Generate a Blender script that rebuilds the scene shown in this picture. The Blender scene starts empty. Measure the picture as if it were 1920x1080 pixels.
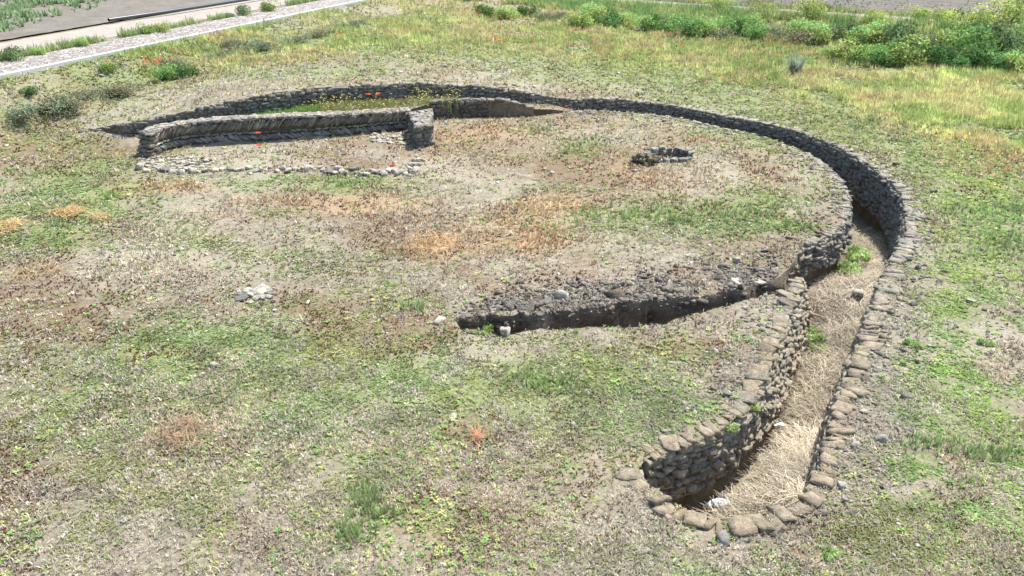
import bpy, math, random
import numpy as np
from mathutils import Vector, geometry
R = math.radians
rng = np.random.default_rng(7)
random.seed(7)
S = bpy.context.scene
COL = S.collection

# ------------------------------------------------------------------ camera, world, sun, exposure
H, PITCH, F = 6.2, R(26.3), 1500.0
SP, CP = math.sin(PITCH), math.cos(PITCH)
cam = bpy.data.cameras.new('camera'); camo = bpy.data.objects.new('camera', cam); COL.objects.link(camo)
cam.sensor_width = 36; cam.lens = F / 1920 * 36; cam.clip_end = 2000; cam.clip_start = .1
camo.location = (0, 0, H); camo.rotation_euler = (math.pi / 2 - PITCH, 0, 0)
S.camera = camo
SUN_EL, SUN_AZ = R(59), math.atan2(.70, .71)          # azimuth measured from +Y towards +X
w = bpy.data.worlds.new("World"); S.world = w; w.use_nodes = True
nt = w.node_tree; bg = nt.nodes['Background']
sky = nt.nodes.new('ShaderNodeTexSky'); sky.sky_type = 'NISHITA'; sky.sun_disc = False
sky.sun_elevation = SUN_EL; sky.sun_rotation = SUN_AZ; sky.dust_density = 1.5
nt.links.new(sky.outputs[0], bg.inputs[0]); bg.inputs[1].default_value = .15
sl = bpy.data.lights.new('sun', 'SUN'); sl.energy = 4.4; sl.angle = R(.53); sl.color = (1, .96, .9)
so = bpy.data.objects.new('sun', sl); COL.objects.link(so)
sd = Vector((math.cos(SUN_EL) * math.sin(SUN_AZ), math.cos(SUN_EL) * math.cos(SUN_AZ), math.sin(SUN_EL)))
so.rotation_euler = sd.to_track_quat('Z', 'Y').to_euler(); so.location = (10, 10, 30)
S.view_settings.view_transform = 'Standard'; S.view_settings.look = 'None'
S.view_settings.exposure = .95; S.view_settings.gamma = 1

# ------------------------------------------------------------------ pixel <-> world
def at(px, py, z=0.0):
    u = (px - 960) / F; v = -(py - 540) / F
    dy = CP + v * SP; dz = -SP + v * CP
    t = (z - H) / dz
    return np.array([u * t, dy * t, z])
def atv(px, py, z):
    u = (px - 960) / F; v = -(py - 540) / F
    dy = CP + v * SP; dz = -SP + v * CP
    t = (z - H) / dz
    return u * t, dy * t
def proj(x, y, z):
    rz = z - H
    d = y * CP - rz * SP; up = y * SP + rz * CP
    d = np.maximum(d, .1)
    return 960 + F * x / d, 540 - F * up / d

# ------------------------------------------------------------------ noise
_T = rng.random((256, 256))
def vnoise(x, y):
    xi = np.floor(x).astype(int); yi = np.floor(y).astype(int)
    fx = x - xi; fy = y - yi
    fx = fx * fx * (3 - 2 * fx); fy = fy * fy * (3 - 2 * fy)
    a = _T[xi % 256, yi % 256]; b = _T[(xi + 1) % 256, yi % 256]
    c = _T[xi % 256, (yi + 1) % 256]; d = _T[(xi + 1) % 256, (yi + 1) % 256]
    return (a * (1 - fx) + b * fx) * (1 - fy) + (c * (1 - fx) + d * fx) * fy
def fbm(x, y, s=1.0, o=4, off=0.0):
    r = 0; a = .5; n = 0
    for i in range(o):
        r = r + a * vnoise(x / s + off + i * 17.3, y / s + off * 2 + i * 9.1); n += a; a *= .5; s *= .5
    return r / n
def sm(e0, e1, x):
    t = np.clip((x - e0) / (e1 - e0), 0, 1); return t * t * (3 - 2 * t)

# ------------------------------------------------------------------ tracing of the ditch
RIM = [(149,248,.10),(203,239,.27),(276,227,.42),(338,213,.60),(390,200,.79),(463,184,.95),(530,173,1.0),(600,165,1.02),(680,159,1.0),
 (760,157,.91),(850,160,.81),(910,163,.76),(950,169,.66),(1000,176,.52),(1060,182,.36),(1120,186,.22),(1180,188,.12),(1250,198,.05),(1320,210,0),
 (1400,226,0),(1470,240,0),(1530,258,0),(1590,285,0),(1640,315,0),(1680,350,0),(1700,385,0),(1702,430,0),(1690,465,0),(1668,500,0),
 (1650,540,0),(1638,580,0),(1625,615,0),(1605,665,0),(1590,710,0),(1573,760,0),(1560,800,0),(1548,850,0),(1535,895,0),(1515,928,0),(1485,950,0),
 (1440,965,0),(1390,974,0),(1345,976,0),(1305,968,0),(1265,948,0),(1228,922,0),(1200,900,0),(1196,880,0)]
INA = [(1210,862,0),(1240,848,0),(1300,828,0),(1340,812,0),(1380,785,0),(1410,750,0),(1435,700,0),(1455,650,0),(1475,600,0),(1493,560,0),(1503,524,0)]
INB = [(1506,460,0),(1540,449,0),(1572,430,0),(1589,400,0),(1591,370,0),(1580,345,0),(1560,320,0),(1530,297,0),(1490,277,0),(1440,260,0),(1400,249,0),
 (1340,237,0),(1280,223,0),(1200,213,0),(1130,208,0),(1080,208,0),(1035,213,0)]
RW = [(1000,217.5,0),(960,218,0),(920,218,0),(865,220,0),(812,222.5,0)]       # front of the right retaining wall
HB = [(770,243,0),(700,249,0),(640,255,0),(560,260.5,0),(480,265,0),(420,268,0),(370,271,0),(335,276,0),(312,282,0),(295,290,0)]  # front of herringbone wall
W3 = lambda L: np.array([at(*p) for p in L])
def chaikin(P, it=2):
    for _ in range(it):
        q = [P[0]]
        for a, b in zip(P[:-1], P[1:]): q += [a * .75 + b * .25, a * .25 + b * .75]
        q.append(P[-1]); P = np.array(q)
    return P
def resample(P, step):
    d = np.r_[0, np.cumsum(np.linalg.norm(np.diff(P[:, :2], axis=0), axis=1))]
    n = max(2, int(d[-1] / step) + 1); s = np.linspace(0, d[-1], n)
    return np.stack([np.interp(s, d, P[:, k]) for k in range(P.shape[1])], 1)
def offset(P, o):                                       # to the left of the direction of travel
    t = np.gradient(P[:, :2], axis=0); t /= np.linalg.norm(t, axis=1)[:, None] + 1e-9
    Q = P.copy(); Q[:, 0] += -t[:, 1] * o; Q[:, 1] += t[:, 0] * o
    return Q
rim = resample(chaikin(W3(RIM)), .15)
ina = resample(chaikin(W3(INA)), .15)
inb = resample(chaikin(W3(INB)), .15)
rw = resample(chaikin(W3(RW), 1), .15)
hb = resample(chaikin(W3(HB), 2), .12)
HBT = .38
hbb = offset(hb, -HBT)                                    # back of the herringbone wall
if np.mean(hbb[:, 1]) < np.mean(hb[:, 1]): hbb = offset(hb, HBT); HBS = 1
else: HBS = -1
def hb_top(x): return np.interp(x, [-9.2, -7.5, -6, -3, 0], [.62, .66, .66, .56, .5])
# trench cut in the earth
TF = [(853,600),(870,596),(940,590),(1000,592),(1050,586),(1100,578),(1150,570),(1200,565),(1250,563),(1300,560),(1350,552),(1400,542),(1450,527),(1478,509),(1490,488),(1498,468),(1506,460)]
TN = [(1503,524),(1490,538),(1460,548),(1430,555),(1390,565),(1330,582),(1280,594),(1240,608),(1200,613),(1112,612),(1060,617),(1000,621),(935,632),(880,632),(862,615)]
tf = resample(chaikin(W3([(a, b, 0) for a, b in TF]), 1), .12)
tn = resample(chaikin(W3([(a, b, 0) for a, b in TN]), 1), .12)
jit = lambda P, a, s: np.c_[P[:, 0] + 0 * a, P[:, 1] + a * (fbm(P[:, 0] * 3, P[:, 1], s, 3) - .5), P[:, 2]]
tf[2:-2] = jit(tf, .22, .5)[2:-2]; tn[2:-2] = jit(tn, .2, .5)[2:-2]

Wpoly = np.vstack([rim, ina, inb, rw, hbb[1:]])           # closed ring: the ditch and the filled part of it
# the mouth of the trench is the edge ina[-1] -> inb[0]
iM0 = len(rim) + len(ina) - 1
HCC = at(1252, 296, 0); HRX, HRY = .5, .34
_a = np.linspace(0, 2 * math.pi, 25)[:-1]; Hpoly = np.stack([HCC[0] + HRX * np.cos(_a), HCC[1] + HRY * np.sin(_a), 0 * _a], 1)
Tpoly = np.vstack([tf[:-1], inb[:1], ina[-1:], tn[1:]])
def pip(x, y, P):
    ins = np.zeros(x.shape, bool); X = P[:, 0]; Y = P[:, 1]; n = len(P); j = n - 1
    for i in range(n):
        c = ((Y[i] > y) != (Y[j] > y)) & (x < (X[j] - X[i]) * (y - Y[i]) / (Y[j] - Y[i] + 1e-12) + X[i])
        ins ^= c; j = i
    return ins
def dpoly(x, y, P, closed=False):
    A = P[:, :2]; B = np.roll(A, -1, 0)
    if not closed: A = A[:-1]; B = B[:-1]
    best = np.full(x.shape, 1e9)
    for a, b in zip(A, B):
        d = b - a; L = d @ d + 1e-12
        t = np.clip(((x - a[0]) * d[0] + (y - a[1]) * d[1]) / L, 0, 1)
        best = np.minimum(best, (x - a[0] - t * d[0]) ** 2 + (y - a[1] - t * d[1]) ** 2)
    return np.sqrt(best)
def at_ground(px, py, zf=None, lim=75.):
    zf = zf or zq
    px = np.atleast_1d(np.asarray(px, float)); py = np.atleast_1d(np.asarray(py, float)); u = (px - 960) / F; v = -(py - 540) / F
    dx = u; dy = CP + v * SP; dz = -SP + v * CP
    t = np.full(px.shape, np.nan); prev = np.full(px.shape, 6.0)
    ts = 6 * (lim / 6) ** np.linspace(0, 1, 160)
    for q in ts:
        hit = np.isnan(t) & (H + dz * q <= zf(dx * q, dy * q)); t[hit] = q
    t = np.where(np.isnan(t), lim, t); lo = t / (lim / 6) ** (1 / 159); hi = t
    for _ in range(8):
        m_ = .5 * (lo + hi); h_ = H + dz * m_ <= zf(dx * m_, dy * m_); hi = np.where(h_, m_, hi); lo = np.where(h_, lo, m_)
    return dx * hi, dy * hi, zf(dx * hi, dy * hi)
def rbf(pts, eps=0.0):
    P = np.array(pts, float); n = len(P)
    D = np.linalg.norm(P[:, None, :2] - P[None, :, :2], axis=2)
    A = np.zeros((n + 1, n + 1)); A[:n, :n] = -D - np.eye(n) * eps; A[n, :n] = 1; A[:n, n] = 1
    w_ = np.linalg.solve(A, np.r_[P[:, 2], 0])
    def f(x, y):
        r = np.full(x.shape, w_[n])
        for i in range(n): r = r - w_[i] * np.hypot(x - P[i, 0], y - P[i, 1])
        return r
    return f
# plateau lines (path kerbs)
La = at(0, 148, 1.2); Lb = at(700, 0, 1.2); Ld = (Lb - La)[:2]; Ld /= np.linalg.norm(Ld); Ln = np.array([Ld[1], -Ld[0]])   # Ln towards the site
Ra = at(1100, 5, .6); Rb = at(1620, 40, .6); Rd = (Rb - Ra)[:2]; Rd /= np.linalg.norm(Rd); Rn = np.array([Rd[1], -Rd[0]])
if Rn[1] > 0: Rn = -Rn
dL = lambda x, y: (x - La[0]) * Ln[0] + (y - La[1]) * Ln[1]
dR = lambda x, y: (x - Ra[0]) * Rn[0] + (y - Ra[1]) * Rn[1]
def zplat(x, y): return 1.2 - .6 * sm(-8, 3, x)
oc = [tuple(p) for p in rim[::5]]
oc += [tuple(at(*p)) for p in [(-300,420,0),(0,330,0),(60,280,.02),(100,262,.02),(0,240,.1),(100,215,.25),(200,205,.4),(300,180,.6),(420,150,.85),(560,130,.95),
 (700,100,1.0),(900,100,.8),(1100,100,.45),(1300,120,.2),(1500,150,.05),(1750,200,0),(1800,150,0),(1750,300,0),(1800,420,0),(1800,600,0),(1900,900,0),(1600,1050,0),(1300,1060,0),
 (2300,300,0),(2300,700,0),(900,40,.75),(1300,60,.35),(1900,120,.05),(700,60,1.0)]]
f_out = rbf(oc)
Zero = np.vstack([inb[:-3], rw, hb, [at(285,292,0), at(240,280,0), at(150,274,0), at(0,300,0), at(-900,330,0)], [[-60, -10, 0], [60, -10, 0], [60, 6, 0]], [at(1600,1040,0), at(1300,1020,0), at(1150,900,0)], ina])
def zground(x, y):
    ins = pip(x, y, Zero)
    d = np.where(ins, 0, dpoly(x, y, Zero, True))
    z = f_out(x, y) * sm(0, .7, d)
    z = np.clip(z, -.1, 1.1)
    m = np.minimum(dL(x, y), dR(x, y) )
    pl = 1 - sm(.35, 2.6, m + (fbm(x, y, 1.2, 2) - .5) * .5)
    z = z * (1 - pl) + zplat(x, y) * pl
    z = z + (fbm(x, y, 1.6, 3) - .5) * .05 * (1 - pl) + (fbm(x, y, .35, 3) - .5) * .035 * (1 - pl)
    return z
_gx = np.arange(-50, 50.01, .16); _gy = np.arange(1, 76, .16); _GZ = None
def zq(x, y):
    global _GZ
    if _GZ is None:
        a, b = np.meshgrid(_gx, _gy, indexing='ij'); _GZ = zground(a.ravel(), b.ravel()).reshape(a.shape)
    fx = np.clip((np.asarray(x) + 50) / .16, 0, len(_gx) - 1.001); fy = np.clip((np.asarray(y) - 1) / .16, 0, len(_gy) - 1.001); i = fx.astype(int); j = fy.astype(int); fx = fx - i; fy = fy - j
    return (_GZ[i, j] * (1 - fx) + _GZ[i + 1, j] * fx) * (1 - fy) + (_GZ[i, j + 1] * (1 - fx) + _GZ[i + 1, j + 1] * fx) * fy
fc = []
for px, py, z in [(1300,965,-1.25),(1350,950,-1.15),(1250,940,-1.25),(1395,905,-1.15),(1450,945,-.72),(1495,930,-.42),(1520,890,-.5),(1480,850,-.95),(1425,840,-1.2),(1540,700,-.85),(1475,740,-1.2),
 (1498,640,-1.2),(1540,600,-.85),(1600,620,-.55),(1575,555,-.5),(1620,520,-.5),(1540,540,-.85),(1530,520,-1.25),(1580,500,-1.1),(1640,460,-1.15),(1620,420,-1.4),(1600,390,-1.45)]:
    fc.append(tuple(at(px, py, z)))
for px, py, z in [(1575,310,-1.3),(1480,262,-1.15),(1400,239,-1.0),(1300,217,-.85),(1220,205,-.65),(1150,198,-.4),(1090,196,-.15),(1040,198,.16),(1012,209,.22),(1033,208,.15)]:
    p = at(px, py, 0); fc.append((p[0], p[1], z))
for px, py, z in [(960,195,.32),(960,187,.26),(900,188,.42),(850,190,.46),(800,188,.46),(700,205,.54),(600,208,.56),(700,188,.46),(600,192,.46),(480,205,.45),(400,220,.42)]: fc.append(tuple(at(px, py, z)))
for px, py, z in [(330,238,.25),(290,247,.1),(250,252,.0),(200,257,0),(150,256,-.02)]: fc.append(tuple(at(px, py, z)))
f_floor = rbf(fc)
CL = np.vstack([hbb[-1:], rim[:1]])
def zfloor(x, y):
    z = f_floor(x, y) + (fbm(x, y, .5, 3, 5) - .5) * .1
    k_ = sm(.5, .02, dpoly(x, y, CL)); return z * (1 - k_) + zground(x, y) * k_ if k_.max() > 0 else z
def ztrench(x, y):
    a = at(860, 615, 0); s = sm(0, 1.6, x - a[0])
    return -.12 - .6 * s + (fbm(x, y, .4, 3, 2) - .5) * .08 - .45 * sm(1.6, 0, np.hypot(x - inb[0, 0], y - inb[0, 1]))

# ------------------------------------------------------------------ mesh helpers
class Acc:
    def __init__(s): s.v = []; s.f = []; s.c = []; s.n = 0
    def add(s, v, f, c):
        v = np.asarray(v, float).reshape(-1, 3); c = np.asarray(c, float)
        if c.ndim == 1: c = np.tile(c[:3], (len(v), 1))
        s.v.append(v); s.c.append(c[:, :3]); s.f.append(np.asarray(f, int) + s.n); s.n += len(v)
    def build(s, name, mat, parent=None, smooth=False, origin=None):
        v = np.concatenate(s.v); c = np.concatenate(s.c)
        if origin is not None: v = v - np.asarray(origin)
        me = bpy.data.meshes.new(name)
        me.vertices.add(len(v)); me.vertices.foreach_set('co', v.astype(np.float32).ravel())
        loops = np.concatenate([f.ravel() for f in s.f]); cnt = np.concatenate([np.full(len(f), f.shape[1]) for f in s.f])
        me.loops.add(len(loops)); me.loops.foreach_set('vertex_index', loops.astype(np.int32))
        st = np.r_[0, np.cumsum(cnt)[:-1]]
        me.polygons.add(len(cnt)); me.polygons.foreach_set('loop_start', st.astype(np.int32)); me.polygons.foreach_set('loop_total', cnt.astype(np.int32))
        if smooth: me.polygons.foreach_set('use_smooth', np.ones(len(cnt), bool))
        me.update(calc_edges=True)
        a = me.color_attributes.new('Col', 'FLOAT_COLOR', 'POINT')
        a.data.foreach_set('color', np.c_[c, np.ones(len(c))].astype(np.float32).ravel())
        me.materials.append(mat)
        o = bpy.data.objects.new(name, me); COL.objects.link(o)
        if parent is not None: o.parent = parent
        elif origin is not None: o.location = origin
        return o
def tag(o, label=None, cat=None, group=None, kind=None):
    if label: o['label'] = label
    if cat: o['category'] = cat
    if group: o['group'] = group
    if kind: o['kind'] = kind
    return o
def empty(name, loc, rz=0):
    o = bpy.data.objects.new(name, None); COL.objects.link(o); o.location = loc; o.rotation_euler = (0, 0, rz); o.empty_display_size = .2
    return o
def copy_tree(o, parent=None):
    c = o.copy(); COL.objects.link(c); c.parent = parent
    for ch in [k for k in bpy.data.objects if k.parent == o]: copy_tree(ch, c)
    return c

def cube_grid(n):
    V = []; Fc = []
    key = {}
    def vid(p):
        k = tuple(np.round(p, 4))
        if k not in key: key[k] = len(V); V.append(p)
        return key[k]
    for ax in range(3):
        for sg in (-1, 1):
            for i in range(n):
                for j in range(n):
                    q = []
                    for a, b in ((i, j), (i + 1, j), (i + 1, j + 1), (i, j + 1)):
                        p = [0, 0, 0]; p[ax] = sg; p[(ax + 1) % 3] = -1 + 2 * a / n; p[(ax + 2) % 3] = -1 + 2 * b / n
                        q.append(vid(tuple(p)))
                    Fc.append(q if sg > 0 else q[::-1])
    return np.array(V, float), np.array(Fc)
CG = {n: cube_grid(n) for n in (2, 3, 4, 6)}
def stones(acc, cen, ax, half, col, lod=3, p=4.5, rough=.16):
    """cen (N,3); ax (N,3,3) rows are the local axes; half (N,3); col (N,3)"""
    b, f = CG[lod]; N = len(cen)
    if N == 0: return
    v = b / (np.abs(b) ** p).sum(1, keepdims=True) ** (1 / p)
    v = np.tile(v[None], (N, 1, 1))
    cj = rng.normal(0, rough * 1.15, (N, 8, 3)); h_ = (b + 1) / 2; W8 = np.stack([(h_[:, 0] if i & 1 else 1 - h_[:, 0]) * (h_[:, 1] if i & 2 else 1 - h_[:, 1]) * (h_[:, 2] if i & 4 else 1 - h_[:, 2]) for i in range(8)], 1)
    v = v + np.einsum('vk,nkj->nvj', W8, cj)
    ph = rng.random((N, 1, 3, 3)) * 6.28; fr = rng.uniform(1.2, 2.6, (N, 1, 3, 3))
    d = np.sin((v[:, :, None, :] * fr + ph)).sum(3) * rough * .55
    v = v * (1 + rng.normal(0, rough * .35, (N, len(b), 1))) + d * .55
    v = v * half[:, None, :]
    wv = np.einsum('nvk,nkj->nvj', v, ax) + cen[:, None, :]
    fc_ = (f[None] + (np.arange(N) * len(b))[:, None, None]).reshape(-1, 4)
    cc = np.repeat(col, len(b), 0) * rng.uniform(.9, 1.1, (N * len(b), 1))
    acc.add(wv.reshape(-1, 3), fc_, cc)
def frames(tx, ty, N=None, yaw=0, roll=0, pit=0):
    """axes from 2D tangent arrays with random wobble: x along tangent, y normal(left), z up"""
    N = len(tx)
    X = np.stack([tx, ty, np.zeros(N)], 1); Z = np.tile([0., 0, 1], (N, 1)); Y = np.cross(Z, X)
    A = np.stack([X, Y, Z], 1)
    def rot(i, j, a):
        c = np.cos(a)[:, None]; s_ = np.sin(a)[:, None]
        u = A[:, i].copy(); v = A[:, j].copy(); A[:, i] = u * c + v * s_; A[:, j] = v * c - u * s_
    if yaw: rot(0, 1, rng.normal(0, yaw, N))
    if roll: rot(0, 2, rng.normal(0, roll, N))
    if pit: rot(1, 2, rng.normal(0, pit, N))
    return A
def stone_cols(N, base, var=.12, hue=.06):
    c = np.tile(np.array(base), (N, 1)) * rng.normal(1, var, (N, 1)).clip(.55, 1.5)
    t = rng.normal(0, hue, (N, 1)) * np.array([[1.0, .1, -1.1]])
    return (c * (1 + t + rng.normal(0, .012, (N, 3)))).clip(.01, .9)
def blades(acc, base, nb, ln, wd, spread, col, colvar=.18, flat=False, tip=None):
    """base (N,3): one tuft each; nb blades per tuft. ln, wd per tuft arrays or scalars"""
    N = len(base)
    if N == 0: return
    M = N * nb; b = np.repeat(base, nb, 0)
    ln = np.repeat(np.broadcast_to(ln, N), nb) * rng.uniform(.55, 1.15, M); wd = np.repeat(np.broadcast_to(wd, N), nb) * rng.uniform(.7, 1.3, M)
    az = rng.random(M) * 6.283; tilt = np.abs(rng.normal(0, 1, M)) * spread + (.9 if flat else 0)
    tilt = np.clip(tilt, 0, 1.45)
    dx = np.cos(az); dy = np.sin(az); rad = np.repeat(np.broadcast_to(ln, M), 1) * .25 * rng.random(M)
    b = b + np.stack([dx * rad, dy * rad, np.zeros(M)], 1)
    sx, sy = -dy, dx
    h1 = .5 * ln; t1 = tilt * .75; t2 = np.clip(tilt * 1.35, 0, 1.6)
    m = b + np.stack([dx * np.sin(t1) * h1, dy * np.sin(t1) * h1, np.cos(t1) * h1], 1)
    e = m + np.stack([dx * np.sin(t2) * h1, dy * np.sin(t2) * h1, np.cos(t2) * h1], 1)
    wv = np.stack([sx * wd, sy * wd, np.zeros(M)], 1) * .5
    if flat: P = np.stack([b, m - wv, m + wv, e], 1); fidx = np.array([[0, 1, 3], [0, 3, 2]]); k = 4
    else: P = np.stack([b - wv * .8, b + wv * .8, m - wv * .7, m + wv * .7, e], 1); fidx = np.array([[0, 1, 3], [0, 3, 2], [2, 3, 4]]); k = 5
    f = (fidx[None] + (np.arange(M) * k)[:, None, None]).reshape(-1, 3)
    c = np.repeat(np.broadcast_to(col, (N, 3)), nb, 0) * rng.normal(1, colvar, (M, 1)).clip(.4, 1.8)
    c = np.repeat(c, k, 0)
    acc.add(P.reshape(-1, 3), f, c)
def strands(acc, base, az, ln, wd, rise, col, droop=None, nseg=4, cu=.45):
    """long dry straws lying or arching: base (M,3)"""
    M = len(base); t = np.linspace(0, 1, nseg + 1)[None, :]
    curl = rng.normal(0, cu, M)[:, None]
    a = az[:, None] + curl * t
    st = ln[:, None] / nseg
    X = base[:, 0:1] + np.cumsum(np.cos(a) * st, 1) - np.cos(a[:, :1]) * st
    Y = base[:, 1:2] + np.cumsum(np.sin(a) * st, 1) - np.sin(a[:, :1]) * st
    Z = base[:, 2:3] + rise[:, None] * np.sin(t * math.pi * rng.uniform(.5, 1, (M, 1)))
    n = np.stack([-np.sin(a), np.cos(a), np.full_like(a, .0)], 2) * (wd[:, None, None] * .5)
    C = np.stack([X, Y, Z], 2); up = np.zeros_like(n); up[..., 2] = wd[:, None] * .3
    V = np.stack([C - n, C + n + up], 2).reshape(M, -1, 3)
    k = 2 * (nseg + 1); f = np.array([[2 * i, 2 * i + 1, 2 * i + 3, 2 * i + 2] for i in range(nseg)])
    fa = (f[None] + (np.arange(M) * k)[:, None, None]).reshape(-1, 4)
    acc.add(V.reshape(-1, 3), fa, np.repeat(col, k, 0))

# ------------------------------------------------------------------ materials
def mat(name): 
    m = bpy.data.materials.new(name); m.use_nodes = True; n = m.node_tree; b = n.nodes['Principled BSDF']
    b.inputs['Roughness'].default_value = .9; b.inputs['Specular IOR Level'].default_value = .2
    return m, n, b
def N_(n, t, **k):
    x = n.nodes.new(t)
    for a, v in k.items():
        if a.startswith('i_'): x.inputs[a[2:].replace('_', ' ')].default_value = v
        else: setattr(x, a, v)
    return x
def noise_(n, scale, detail=5, rough=.6, dist=0, vec=None):
    x = N_(n, 'ShaderNodeTexNoise', i_Scale=scale, i_Detail=detail, i_Roughness=rough, i_Distortion=dist)
    if vec is not None: n.links.new(vec, x.inputs['Vector'])
    return x.outputs['Fac']
def ramp(n, fac, stops):
    r = n.nodes.new('ShaderNodeValToRGB'); n.links.new(fac, r.inputs[0]); e = r.color_ramp.elements
    e[0].position = stops[0][0]; e[0].color = (*stops[0][1], 1); e[1].position = stops[-1][0]; e[1].color = (*stops[-1][1], 1)
    for p, c in stops[1:-1]: q = e.new(p); q.color = (*c, 1)
    return r.outputs[0]
def mix(n, fac, a, b, mode='MIX'):
    m = n.nodes.new('ShaderNodeMix'); m.data_type = 'RGBA'; m.blend_type = mode
    for s, v in ((0, fac), (6, a), (7, b)):
        if isinstance(v, (int, float)): m.inputs[s].default_value = v
        elif isinstance(v, tuple): m.inputs[s].default_value = (*v, 1)
        else: n.links.new(v, m.inputs[s])
    return m.outputs[2]
def math_(n, op, a, b=0, c=0, clamp=False):
    m = n.nodes.new('ShaderNodeMath'); m.operation = op; m.use_clamp = clamp
    for i, v in enumerate((a, b, c)):
        if isinstance(v, (int, float)): m.inputs[i].default_value = v
        else: n.links.new(v, m.inputs[i])
    return m.outputs[0]
def bump(n, b, h, st=.6, dist=.03):
    x = n.nodes.new('ShaderNodeBump'); x.inputs['Strength'].default_value = st; x.inputs['Distance'].default_value = dist
    n.links.new(h, x.inputs['Height']); n.links.new(x.outputs[0], b.inputs['Normal'])
def objco(n): return n.nodes.new('ShaderNodeTexCoord').outputs['Object']

def soil_material(name, masks):
    m, n, b = mat(name); co = objco(n)
    big = noise_(n, .55, 6, .65, .4, co); mid = noise_(n, 3.1, 6, .7, .3, co); fine = noise_(n, 17, 6, .75, .5, co); vf = noise_(n, 70, 4, .7, 0, co)
    base = ramp(n, mid, [(.33, (.195, .17, .12)), (.5, (.305, .275, .205)), (.66, (.425, .39, .305))])
    base = mix(n, math_(n, 'MULTIPLY_ADD', fine, 2.6, -.8, True), mix(n, 1, base, (.62, .56, .5), 'MULTIPLY'), base)
    wh = math_(n, 'MULTIPLY_ADD', vf, 7, -4.1, True)
    base = mix(n, math_(n, 'MULTIPLY', wh, .4), base, (.48, .44, .37))
    dk = math_(n, 'MULTIPLY_ADD', vf, -8, 3.2, True)
    base = mix(n, math_(n, 'MULTIPLY', dk, .7), base, (.06, .048, .035))
    if masks:
        at_ = N_(n, 'ShaderNodeVertexColor', layer_name='Col'); at2 = N_(n, 'ShaderNodeVertexColor', layer_name='Col2')
        s1 = N_(n, 'ShaderNodeSeparateColor'); n.links.new(at_.outputs[0], s1.inputs[0]); s2 = N_(n, 'ShaderNodeSeparateColor'); n.links.new(at2.outputs[0], s2.inputs[0])
        def layer(base, mask, colr, nz, gain=4.0, cap=.85):
            f = math_(n, 'MULTIPLY_ADD', nz, gain, -gain * .5 - .5)
            f = math_(n, 'MULTIPLY_ADD', mask, 1.9, f)
            f = math_(n, 'ADD', f, 0, 0, True)
            return mix(n, math_(n, 'MULTIPLY', f, cap), base, colr)
        n1 = noise_(n, 5.5, 6, .75, .6, co); n2 = noise_(n, 8.5, 6, .75, .3, co); n3 = noise_(n, 4.0, 6, .75, .8, co)
        # s2: R grey clods, G straw ; s1: R green, G brown moss, B orange
        base = layer(base, s2.outputs[0], ramp(n, fine, [(.35, (.12, .10, .082)), (.65, (.27, .24, .20))]), n3, 3)
        base = layer(base, s2.outputs[1], ramp(n, fine, [(.35, (.22, .19, .13)), (.65, (.42, .38, .29))]), n1, 3)
        base = layer(base, s1.outputs[1], ramp(n, fine, [(.35, (.09, .058, .03)), (.65, (.25, .175, .10))]), n2, 4)
        base = layer(base, s1.outputs[2], ramp(n, fine, [(.35, (.25, .17, .10)), (.65, (.43, .32, .20))]), n3, 4)
        base = layer(base, s1.outputs[0], ramp(n, fine, [(.35, (.07, .095, .03)), (.5, (.17, .21, .07)), (.66, (.30, .35, .15))]), n1, 4.5)
    n.links.new(base, b.inputs['Base Color'])
    hh = math_(n, 'MULTIPLY_ADD', fine, 1.0, math_(n, 'MULTIPLY', vf, .45)); bump(n, b, hh, .85, .035)
    return m
M_ground = soil_material('ground_cover', True)
M_earth = None
def earth():
    m, n, b = mat('cut_earth'); co = objco(n)
    a = noise_(n, 2.4, 6, .7, .5, co); f = noise_(n, 19, 6, .75, .4, co)
    c = ramp(n, a, [(.3, (.17, .13, .09)), (.5, (.29, .24, .18)), (.7, (.40, .345, .27))])
    c = mix(n, math_(n, 'MULTIPLY_ADD', f, 2.2, -.7, True), mix(n, 1, c, (.6, .56, .5), 'MULTIPLY'), c)
    n.links.new(c, b.inputs['Base Color']); bump(n, b, f, 1, .06); return m
M_earth = earth()
def stone_mat(name, lich=.35, lcol=(.33, .27, .14)):
    m, n, b = mat(name); co = objco(n); vc = N_(n, 'ShaderNodeVertexColor', layer_name='Col').outputs[0]
    a = noise_(n, 9, 6, .7, .3, co); f = noise_(n, 46, 5, .75, 0, co); l = noise_(n, 5, 6, .7, .6, co)
    g = math_(n, 'MULTIPLY_ADD', a, 2.6, -.32); gm = N_(n, 'ShaderNodeCombineColor')
    for i in range(3): n.links.new(g, gm.inputs[i])
    c = mix(n, 1, vc, gm.outputs[0], 'MULTIPLY')
    c = mix(n, math_(n, 'MULTIPLY', math_(n, 'MULTIPLY_ADD', l, 6, -3.2, True), lich), c, lcol)
    c = mix(n, math_(n, 'MULTIPLY', math_(n, 'MULTIPLY_ADD', f, -7, 3.1, True), .75), c, (.03, .028, .025)); pl_ = noise_(n, 14, 6, .75, .8, co); c = mix(n, math_(n, 'MULTIPLY', math_(n, 'MULTIPLY_ADD', pl_, 9, -5.2, True), .6), c, (.46, .43, .35))
    n.links.new(c, b.inputs['Base Color']); bump(n, b, math_(n, 'MULTIPLY_ADD', a, 1.2, f), 1, .035); return m
M_stone = stone_mat('rubble_stone')
M_stone_g = stone_mat('grey_stone', .22, (.28, .26, .2))
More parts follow.
